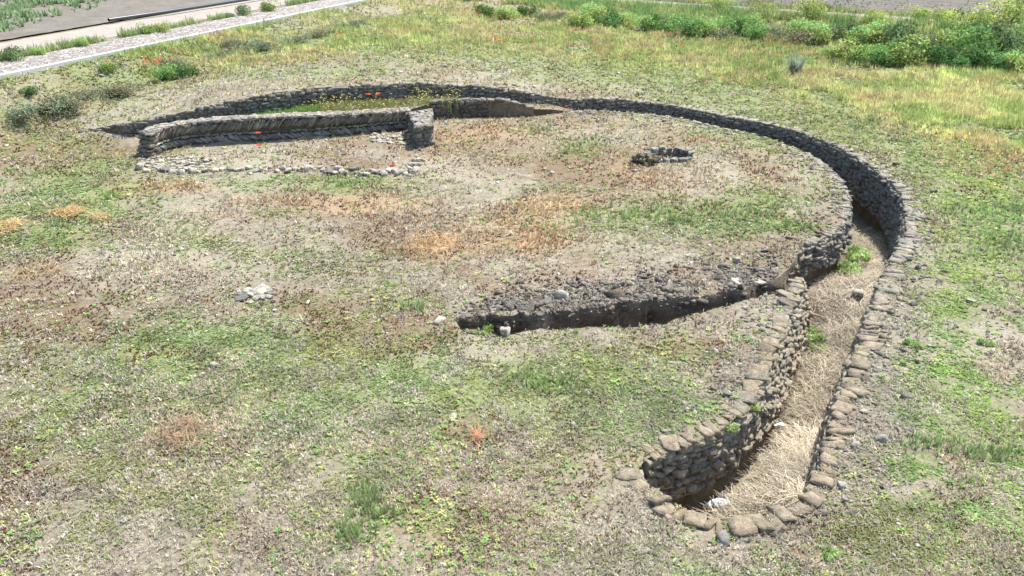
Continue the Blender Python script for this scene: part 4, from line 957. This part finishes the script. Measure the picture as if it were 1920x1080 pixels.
# dead grass in the ditch
BAG = at(1350, 944, -1.0)
A = Acc(); px = rng.uniform(1230, 1720, 42000); py = rng.uniform(340, 985, 42000); x, y = atv(px, py, -.8); k_ = pip(x, y, Wpoly); x, y = x[k_], y[k_]
dw_ = dpoly(x, y, Wpoly, True); di_ = dpoly(x, y, ina); k_ = (dw_ > .05) & (rng.random(len(x)) < np.where(y > 13, .75, 1) * np.where(di_ < .5, .08, 1)) & (np.hypot(x - BAG[0], y - BAG[1]) > .2) & ~((y < 9.6) & (x < 2.75 - (9.6 - y) * .1) & (y > 7.0)) ; x, y = x[k_], y[k_]; M = len(x)
z = zfloor(x, y); dens = rng.random(M)
tn_ = fbm(x, y, .6, 3, 401)[:, None]; c = np.where(rng.random((M, 1)) < .6, np.array([.58, .51, .38]), np.array([.42, .35, .25])) * (.8 + .4 * sm(.35, .65, tn_)) * rng.normal(1, .18, (M, 1)).clip(.5, 1.5)
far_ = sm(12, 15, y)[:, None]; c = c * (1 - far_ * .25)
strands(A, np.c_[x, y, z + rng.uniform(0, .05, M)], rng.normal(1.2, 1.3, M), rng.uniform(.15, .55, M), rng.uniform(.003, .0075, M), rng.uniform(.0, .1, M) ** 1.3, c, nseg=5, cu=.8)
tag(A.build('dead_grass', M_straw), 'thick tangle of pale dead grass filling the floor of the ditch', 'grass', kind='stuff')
# stalks in the trench
A = Acc(); a, b = rng.uniform(1150, 1420, 46), 0; x, y0_ = atv(a, np.interp(a, [900, 1000, 1200, 1300, 1420], [620, 606, 592, 575, 548]) , 0); y = y0_ + rng.uniform(-.1, .35, 46); k_ = pip(x, y, Tpoly); x, y = x[k_], y[k_]
blades(A, np.c_[x, y, ztrench(x, y)], 1, rng.uniform(.4, .85, len(x)), .011, .14, np.array([.36, .31, .22]))
tag(A.build('dry_stalks', M_straw), 'thin dry stalks standing along the bottom of the earth trench', 'stalks', kind='stuff')
# growth on the fill inside the ring
A = Acc(); px = rng.uniform(440, 880, 6000); py = rng.uniform(180, 222, 6000); x, y = atv(px, py, .58); k_ = pip(x, y, Wpoly) & (rng.random(6000) < sm(.35, .55, fbm(x, y, .8, 3, 7)) * np.where(px < 740, 1, .45)); x, y, px = x[k_], y[k_], px[k_]
blades(A, np.c_[x, y, zfloor(x, y)], 6, .09 + .08 * rng.random(len(x)), .02, .5, np.where((px < 600)[:, None], (.2, .33, .07), (.30, .30, .10)) * rng.normal(1, .15, (len(x), 1)))
n_ = 9000; px = rng.uniform(120, 1130, n_); py = rng.uniform(180, 262, n_); x, y = atv(px, py, np.where(px < 400, .1, .4)); k_ = pip(x, y, Wpoly); x, y = x[k_], y[k_]
blades(A, np.c_[x, y, zfloor(x, y)], 5, .06 * rng.uniform(.5, 1.5, len(x)), .02, .8, STR * rng.normal(.9, .25, (len(x), 1)).clip(.3, 1.5))
N = 3600; px = rng.uniform(120, 1130, N); py = rng.uniform(180, 262, N); x, y = atv(px, py, np.where(px < 400, .1, .4)); k_ = pip(x, y, Wpoly); x, y = x[k_], y[k_]; N = len(x); a = rng.random(N) * 6.28; sz = rng.lognormal(0, .5, N) * .018
stones(A, np.c_[x, y, zfloor(x, y)], frames(np.cos(a), np.sin(a), roll=.3), np.stack([sz * 1.4, sz, sz * .7], 1), stone_cols(N, (.33, .3, .24), .3), 2, 4, .25)
tag(A.build('fill_grass', M_leaf), 'bright grass growing on the earth fill behind the herringbone wall', 'grass', kind='stuff')

# tall mixed growth on the right bank
A = Acc(); n_ = 15000; s = rng.uniform(-8, 34, n_); o_ = -rng.uniform(-.1, 3.6, n_); x = Ra[0] + Rd[0] * s - Rn[0] * o_; y = Ra[1] + Rd[1] * s - Rn[1] * o_; k_ = rng.random(n_) < sm(.3, .5, fbm(x, y, 1.4, 3, 431)) * .9; x, y = x[k_], y[k_]
t_ = fbm(x, y, 1.6, 3, 441)[:, None]; c = np.array([.24, .38, .11]) * (1 - sm(.4, .6, t_)) + np.array([.42, .48, .16]) * sm(.4, .6, t_)
blades(A, np.c_[x, y, zground(x, y)], 7, .45 * rng.uniform(.4, 1.2, len(x)), .03, .45, c * rng.normal(1, .2, (len(x), 1)).clip(.5, 1.6))
tag(A.build('bank_grass', M_leaf), 'tall mixed grass and weeds between the bushes of the right bank', 'grass', kind='stuff')
# poppies: far ones as stuff
def flower_heads(acc, P, r_, c, n=5):
    N = len(P); a0 = rng.random(N) * 6.28
    for q in range(n):
        a = a0 + q * 6.283 / n; dx, dy = np.cos(a), np.sin(a); up = rng.uniform(.2, .9, N)
        t = P + np.stack([dx * r_, dy * r_, up * r_], 1); s_ = np.stack([-dy, dx, 0 * dx], 1) * (r_ * .75 if np.isscalar(r_) else (r_ * .75)[:, None])
        m_ = P + np.stack([dx * r_ * .7, dy * r_ * .7, up * r_ * .4], 1)
        V = np.stack([P, m_ - s_, t, m_ + s_], 1); f = np.array([[0, 1, 2, 3]])[None] + (np.arange(N) * 4)[:, None, None]
        acc.add(V.reshape(-1, 3), f.reshape(-1, 4), np.repeat(c * rng.normal(1, .1, (N, 1)), 4, 0))
RED = np.array([[.62, .07, .03]]); PNK = np.array([[.62, .36, .26]])
A = Acc(); spec = [(900,22,60,14,45),(930,75,24,8,22),(960,90,40,8,6),(900,30,100,20,18),(1000,50,180,25,18),(1300,80,200,25,34),(1420,90,90,15,22),(1200,115,140,12,24),(1560,97,30,6,30),(700,50,160,20,14),(289,122,22,4,30),(1090,62,60,6,10),(1350,150,90,8,8),(1120,80,160,22,50),(1840,40,60,10,4),(205,122,4,3,3),(640,66,10,3,6)]
for a, b, c_, d_, n_ in spec:
    x, y, z = at_ground(a + rng.normal(0, c_ * .6, n_), b + 12 + rng.normal(0, d_ * .6, n_)); z = z + rng.uniform(.25, .45, n_); flower_heads(A, np.c_[x, y, z], .042, RED if True else PNK, 4)
    blades(A, np.c_[x, y, z - .35], 1, .42, .012, .05, np.array([.16, .22, .08]))
for _ in range(1):
    n_ = 520; x, y = atv(rng.uniform(850, 1560, n_), rng.uniform(25, 150, n_), .5); flower_heads(A, np.c_[x, y, zground(x, y) + rng.uniform(.15, .35, n_)], .03, PNK, 4)
tag(A.build('meadow_poppies', M_petal), 'scattered red and pink poppies flowering through the far meadow', 'poppies', kind='stuff')
# yellow flowers on the fill
A = Acc(); n_ = 190; px = np.r_[rng.normal(650, 50, 110), rng.normal(790, 12, 50), rng.normal(845, 8, 30)]; py = np.r_[rng.uniform(190, 212, 110), rng.uniform(180, 192, 80)]; x, y = atv(px, py, .62); z = zfloor(x, y) + rng.uniform(.15, .42, n_)
flower_heads(A, np.c_[x, y, z], .022, np.array([[.7, .55, .08]]), 4); blades(A, np.c_[x, y, z - .3], 2, .32, .012, .1, np.array([.2, .28, .08]))
tag(A.build('yellow_wildflowers', M_petal), 'small yellow wildflowers on the fill between the two dark walls', 'wildflowers', kind='stuff')

# ------------------------------------------------------------------ plants as things
def shrub_mesh(name_leaf, n, size, colr, wid, lobes, hgt=1.0, flowers=None, up=.5):
    root = empty('shrub', (0, 0, 0)); A = Acc()
    L = []
    for q in range(lobes): a = rng.random() * 6.28; r_ = rng.random() ** .6 * wid * .7; L.append((r_ * math.cos(a), r_ * math.sin(a), rng.uniform(.2, .62) * hgt, rng.uniform(.26, .46) * wid, rng.uniform(.26, .4) * hgt))
    L = np.array(L); w_ = rng.integers(lobes, size=n); dirs = rng.normal(0, 1, (n, 3)); dirs /= np.linalg.norm(dirs, axis=1)[:, None]; rr_ = rng.uniform(.55, 1.08, n) ** .7
    P = L[w_, :3] + dirs * rr_[:, None] * np.stack([L[w_, 3], L[w_, 3], L[w_, 4]], 1); P[:, 2] = np.maximum(P[:, 2], .02)
    a = rng.random(n) * 6.28; e = rng.uniform(-.3, 1.2, n) * up * 2; U = np.stack([np.cos(a) * np.cos(e), np.sin(a) * np.cos(e), np.sin(e)], 1); s_ = np.cross(U, rng.normal(0, 1, (n, 3))); s_ /= np.linalg.norm(s_, axis=1)[:, None]
    ln = size * rng.uniform(.7, 1.4, n)[:, None]; V = np.stack([P - U * ln * .5, P + s_ * ln * .28, P + U * ln * .5, P - s_ * ln * .28], 1)
    lobf = rng.uniform(.65, 1.35, (lobes, 1)) * np.array([[1, 1, 1.]]) * (1 + rng.normal(0, .14, (lobes, 1)) * np.array([[1.4, .2, 0]])); c = np.array(colr)[rng.integers(len(colr), size=n)] * rng.normal(1, .2, (n, 1)).clip(.5, 1.6) * lobf[w_]
    A.add(V.reshape(-1, 3), (np.arange(n * 4).reshape(n, 4)), np.repeat(c, 4, 0)); o = A.build('foliage', M_leaf); o.parent = root
    A = Acc(); m_ = lobes * 3; az_ = rng.random(m_) * 6.28; tip = L[rng.integers(lobes, size=m_), :3] + rng.normal(0, .1 * wid, (m_, 3))
    for t in tip:
        b0 = np.array([rng.normal(0, .05), rng.normal(0, .05), -.05]); q = np.array([.012, 0, 0]); p_ = np.array([0, .012, 0])
        A.add([b0 - q, b0 + p_, b0 + q, t - q * .3, t + p_ * .3, t + q * .3], [(0, 1, 4, 3), (1, 2, 5, 4), (2, 0, 3, 5)], (.16, .12, .07))
    o = A.build('stem', M_leaf); o.parent = root
    if flowers is not None:
        A = Acc(); top = L[rng.integers(lobes, size=flowers[1])]; d_ = rng.normal(0, 1, (flowers[1], 3)); d_[:, 2] = np.abs(d_[:, 2]) + .3; d_ /= np.linalg.norm(d_, axis=1)[:, None]
        flower_heads(A, top[:, :3] + d_ * np.stack([top[:, 3], top[:, 3], top[:, 4]], 1) * 1.1, flowers[2], np.array([flowers[0]]), 4); o = A.build('flowers', M_petal); o.parent = root; o['kind'] = 'stuff'
    return root
PR = {}
PR['grey'] = [shrub_mesh('g', 1300, .07, [(.22, .24, .13), (.30, .31, .19), (.17, .2, .1)], .95, 10, .62) for _ in range(3)]
PR['green'] = [shrub_mesh('g', 1500, .09, k3, .9, 9, .9, up=u3) for k3, u3 in (([(.26, .40, .10), (.36, .50, .13), (.18, .28, .07)], .6), ([(.38, .48, .13), (.48, .56, .17)], .8), ([(.25, .34, .12), (.33, .36, .16), (.2, .3, .1)], .7), ([(.16, .3, .08), (.24, .4, .1)], .5))]
PR['dark'] = [shrub_mesh('g', 1600, .09, [(.12, .23, .06), (.2, .33, .09)], .8, 9, .8) for _ in range(2)]
PR['mustard'] = [shrub_mesh('g', 1200, .08, [(.38, .50, .13), (.30, .42, .11)], .95, 11, .95, flowers=((.62, .66, .14), 220, .026), up=.8) for _ in range(3)]
PR['fresh'] = [shrub_mesh('g', 420, .07, [(.38, .54, .16), (.48, .60, .2)], .32, 7, .28, up=.8)]
def spiky():
    root = empty('spiky_plant', (0, 0, 0)); A = Acc(); blades(A, np.zeros((5, 3)) + rng.normal(0, .08, (5, 3)) * np.array([1, 1, 0]), 34, .75, .045, .42, np.array([.34, .41, .30]), .2); o = A.build('leaf_tuft', M_leaf); o.parent = root
    A = Acc(); blades(A, np.zeros((1, 3)), 26, .45, .035, .9, np.array([.46, .42, .30]), .2); o = A.build('dry_leaves', M_straw); o.parent = root; return root
PR['silver'] = [spiky()]
usedp = set()
def shrub(kind, px, py, sc, label, cat='shrub', group=None, z=None, sz=1.0, fl=False):
    L = PR[kind]; i = rng.integers(len(L)); key = (kind, i); o = L[i] if key not in usedp else copy_tree(L[i]); usedp.add(key)
    z0 = 0.3 if z is None else z
    if z is None: X_, Y_, Z_ = at_ground(px, py); g = (X_[0], Y_[0]); z0 = float(Z_[0])
    else: g = at(px, py, z0)
    o.location = (g[0], g[1], z0 - .02); o.scale = (sc, sc, sc * sz); o.rotation_euler = (0, 0, rng.random() * 6.28); tag(o, label, cat, group); return o
GL = 'grey green shrubs along the left bank'
for a, b, s_, l in [(75,212,1.1,'low grey green shrub at the left end of the bank below the path'),(45,218,.8,'small dull shrub at the left edge of the photo below the bank'),(115,205,.9,'grey green shrub second from the left below the bank'),
  (165,188,.8,'grey leafy shrub just left of the poppy clump, low on the bank'),(205,182,.9,'grey shrub in the row between the big left shrub and the poppies'),(240,172,.8,'pale grey shrub directly left of the poppy clump'),
  (335,125,.8,'grey green shrub right behind the poppy clump'),(405,108,.7,'round grey shrub on the bank left of the pale stone'),(450,96,1.0,'broad olive shrub halfway along the left bank'),(495,92,.9,'olive shrub below the bare earth on the left bank'),
  (550,82,.8,'brownish shrub on the bank where the meadow grass begins'),(600,68,.8,'small olive shrub high on the bank beside bare earth'),(655,52,.9,'olive shrub near the top end of the left bank'),(430,85,.6,'small dark shrub above the olive shrubs on the left bank')]:
    shrub('grey', a, b, s_, l, 'shrub', GL, sz=.75)
shrub('green', 203, 134, .45, 'small dark green bush with a single poppy just below the kerb'); shrub('green', 310, 148, .75, 'green bush under the clump of red poppies', sz=.8); shrub('dark', 352, 143, .55, 'dark green bush right of the red poppy clump')
shrub('dark', 55, 175, .35, 'small dark bush standing on bare earth above the grey shrubs')
GV = 'verge bushes beside the cobbled path'
for a, b, s_, kd, l in [(275,65,.55,'green','rounded green bush on the path verge beside the yellow one'),(303,62,.5,'mustard','yellow flowering bush on the path verge'),(157,88,.45,'green','green tuft on the verge near the left edge of the field track'),(72,105,.4,'green','green tuft on the verge above the left kerb'),
   (25,115,.6,'green','leafy green tuft on the verge at the left edge'),(430,34,.35,'dark','tiny dark bush on the verge by the pipe end'),(455,30,.6,'green','green bush on the verge right of the tiny dark bush'),(505,22,.7,'green','large green bush farthest along the verge')]:
    shrub(kd, a, b, s_, l, 'bush', GV, z=1.22)
# far right bank
GB = 'bushes crowding the bank at upper right'
k_ = 0
RB = [(915,22,.6,'dark'),(950,28,.7,'green'),(985,22,.7,'dark'),(1020,30,.6,'grey'),(1050,25,.7,'grey'),(1090,45,1.0,'green'),(1110,32,.9,'green'),(1140,40,.8,'dark'),(1175,42,1.0,'green'),(1205,48,.9,'green'),(1235,52,.9,'dark'),(1265,50,1.0,'green'),(1290,60,1.0,'green'),
 (1325,58,1.0,'green'),(1355,66,.9,'grey'),(1385,58,1.0,'green'),(1415,66,1.0,'green'),(1445,58,.9,'grey'),(1475,72,1.0,'grey'),(1500,62,1.0,'green'),(1530,72,1.0,'green'),(1560,70,1.0,'grey'),(1590,72,1.1,'green'),(1620,78,1.1,'green'),(1650,72,1.1,'green'),(1680,82,1.1,'green'),(1710,80,1.0,'grey'),
 (1740,78,1.1,'grey'),(1770,84,1.2,'green'),(1800,84,1.1,'green'),(1830,92,1.2,'green'),(1860,90,1.2,'green'),(1890,98,1.2,'green'),(1920,96,1.2,'green'),(1600,108,.9,'green'),(1640,112,.9,'green'),(1690,112,1.0,'green'),(1740,112,.9,'dark'),(1775,110,1.1,'dark'),(1810,118,.9,'dark'),(1850,116,1.1,'dark'),(1880,120,1.0,'dark'),(1560,100,.7,'green'),(1905,128,.9,'green')]
BLB = {'dark': 'dark green leafy bush crowded into the vegetation on the upper right bank', 'green': 'mid green bush in the dense vegetation of the upper right bank', 'grey': 'dull grey green bush in the vegetation of the upper right bank'}
for a, b, s_, kd in RB: shrub(kd, a, b + 8, s_ * 1.15 * rng.uniform(.75, 1.3), BLB[kd], 'bush', BLB[kd].split(' bush')[0] + ' bushes on the upper right bank', sz=.9)
for a, b, s_, l in [(1345,20,.9,'small yellow flowering mustard bush beside the kerb, leftmost on the right bank'),(1515,35,1.2,'tall yellow green mustard bush hiding the kerb in the middle of the right bank'),(1430,28,.8,'low yellow flowering bush at the kerb between the two taller ones'),(1640,46,.8,'yellow mustard bush where the visible kerb ends'),
   (1720,42,.9,'yellow flowering bush beyond the path left of the dark bush'),(1765,45,.9,'bright yellow flowering bush touching the dark bush'),(1885,52,1.7,'largest yellow green mustard bush at the upper right corner'),(1820,58,1.2,'yellow green bush between the dark bush and the largest mustard bush')]:
    shrub('mustard', a, b, s_, l, 'bush', 'yellow mustard bushes along the right kerb')
shrub('dark', 1785, 38, .8, 'single dark green bush at the edge of the right ploughed field', 'bush')
shrub('grey', 1560, 22, .8, 'dull bush beside the right path at the field edge', 'bush'); shrub('grey', 1415, 12, 1.3, 'long low green bush at the field edge above the path', 'bush', sz=.6)
shrub('silver', 1492, 136, 1.0, 'spiky blue grey plant standing alone in the meadow', 'plant')
for a, b, s_, z, l in [(1600,485,1.1,-.85,'fresh green weed growing against the ditch wall below the trench mouth'),(1590,512,1.0,-.85,'fresh green weed on the ditch fill, just below another like it'),(900,634,.9,-.3,'leafy green weed at the left end of the earth trench'),(925,630,.6,-.4,'small green weed just right of the leafy one in the trench'),
    (1528,635,.8,-.85,'tall yellow green weed on the ditch floor against the left wall'),(1530,655,.7,-.9,'lower yellow green weed on the ditch floor')]:
    shrub('fresh', a, b, s_, l, 'weed', z=z)
shrub('fresh', 1710, 648, .5, 'small bright round weed on the stony ground right of the ditch', 'weed', z=0)
shrub('fresh', 1847, 645, .45, 'small dark green weed at the right on bare ground', 'weed', z=0)
shrub('fresh', 1554, 1040, .35, 'single yellow leaf weed near the bottom of the photo', 'weed', z=0)
shrub('fresh', 1413, 765, .35, 'small green weed rooted in the top of the inner ditch wall', 'weed', z=-.05)
shrub('fresh', 1370, 805, .4, 'small green weed growing from the inner wall coping', 'weed', z=-.05)
shrub('fresh', 727, 535, .3, 'small green weed right of a twin on bare soil left of the trench', 'weed', z=0); shrub('fresh', 715, 531, .25, 'small green weed left of its twin on bare soil', 'weed', z=0)
for k2 in list(PR): 
    for i, o in enumerate(PR[k2]):
        if (k2, i) not in usedp:
            for c_ in list(o.children): bpy.data.objects.remove(c_)
            bpy.data.objects.remove(o)
# single poppies
def poppy(px, py, z, h, label, r_=.07):
    g = at(px, py, z + h); root = empty('poppy', (g[0], g[1], z)); A = Acc(); blades(A, np.zeros((1, 3)), 4, h * .9, .02, .25, np.array([.16, .26, .07])); A.build('stem', M_leaf, root)
    A = Acc(); flower_heads(A, np.array([[0, 0, h]]), r_, RED, 5); flower_heads(A, np.array([[.01, 0, h + .01]]), r_ * .8, RED, 4); A.build('flower', M_petal, root); tag(root, label, 'poppy'); return root
poppy(691, 178, .52, .38, 'left of the two big red poppies in front of the far wall', .085); poppy(709, 177, .52, .39, 'right of the two big red poppies in front of the far wall', .08)
poppy(485, 251, 0, .4, 'red poppy standing in front of the herringbone wall'); poppy(486, 273, 0, .1, 'low red poppy on the floor of the sunken room'); poppy(735, 312, 0, .1, 'orange red poppy near the right corner of the stone row', .08)
poppy(1062, 200, .0, .3, 'tiny orange poppy against the far ditch wall', .05)
# straw heaps
def heap(px, py, r_, n, label, colr=(.58, .36, .14)):
    g = at(px, py, 0); A = Acc(); a = rng.random(n) * 6.28; q = np.sqrt(rng.random(n)) * r_
    strands(A, np.c_[q * np.cos(a), q * np.sin(a), .02 + rng.random(n) * .07], rng.random(n) * 6.28, rng.uniform(.06, .2, n) + r_ * .3, rng.uniform(.005, .009, n), rng.uniform(0, .08, n), np.array(colr) * rng.normal(1, .2, (n, 1)).clip(.5, 1.5))
    o = A.build('straw_heap', M_straw); o.location = (g[0], g[1], float(zground(np.array([g[0]]), np.array([g[1]]))[0])); tag(o, label, 'straw'); return o
heap(130, 403, .28, 150, 'small orange heap of straw on green turf at left'); heap(12, 429, .3, 150, 'orange heap of straw at the left edge'); heap(181, 411, .14, 60, 'little wisp of orange straw right of the larger heap')
heap(805, 462, .5, 200, 'largest scatter of orange straw, in the middle of the platform', (.52, .33, .15)); heap(905, 445, .6, 120, 'thin scatter of pale straw right of the largest one', (.5, .42, .28)); heap(1035, 385, .6, 150, 'straw scatter beside the green grass of the platform', (.52, .36, .18))
heap(70, 515, .4, 90, 'brown straw wisps on moss at left', (.42, .26, .14)); heap(340, 815, .3, 130, 'reddish dry tuft in brown moss at lower left', (.33, .21, .13)); heap(890, 827, .06, 34, 'small orange red dry tuft on the near lawn', (.5, .22, .11))
# litter
def crumple(px, py, z, s_, label, colr, name='plastic_bag'):
    b, f = CG[6]; v = b / np.linalg.norm(b, axis=1)[:, None]; v = v * (1 + rng.normal(0, .16, (len(v), 1))); v = v * np.array([1, .6, .45]) * s_
    V2 = np.array([[-1.6, -.1, 0], [-1.0, .3, .15], [-.7, -.3, .1], [-1.2, -.4, .02]]) * s_; A = Acc(); A.add(v, f, (1, 1, 1)); A.add(V2, [(0, 1, 2, 3)], (1, 1, 1))
    m, n, bb = mat(name); bb.inputs['Base Color'].default_value = (*colr, 1); bb.inputs['Roughness'].default_value = .45
    o = A.build(name, m); g = at(px, py, z); o.location = tuple(g); tag(o, label, 'litter')
crumple(1350, 944, -1.0, .12, 'crumpled white plastic bag in the shaded south end of the ditch', (.8, .82, .88)); crumple(1463, 797, -.8, .06, 'small white paper scrap on the dead grass of the ditch floor', (.8, .8, .78), 'paper_scrap')
# ledge of flat stones closing the left end of the ring wall
lg = resample(np.vstack([at(150, 257, 0), at(190, 258.5, 0), at(230, 257, 0), at(262, 253, 0), at(285, 249, 0)]), .1)
A = Acc(); masonry(A, lg, 0 * lg[:, 0] + .07, 0 * lg[:, 0] - .06, -1, (.27, .245, .2), L=(.14, .34), Hc=(.08, .12)); coping(A, lg, 0 * lg[:, 0] + .03, -1, (.34, .31, .25), l=(.2, .34))
o = A.build('stone_footing', M_stone_g); tag(o, 'low line of flat grey footing stones before the left tip of the ring wall', 'wall')
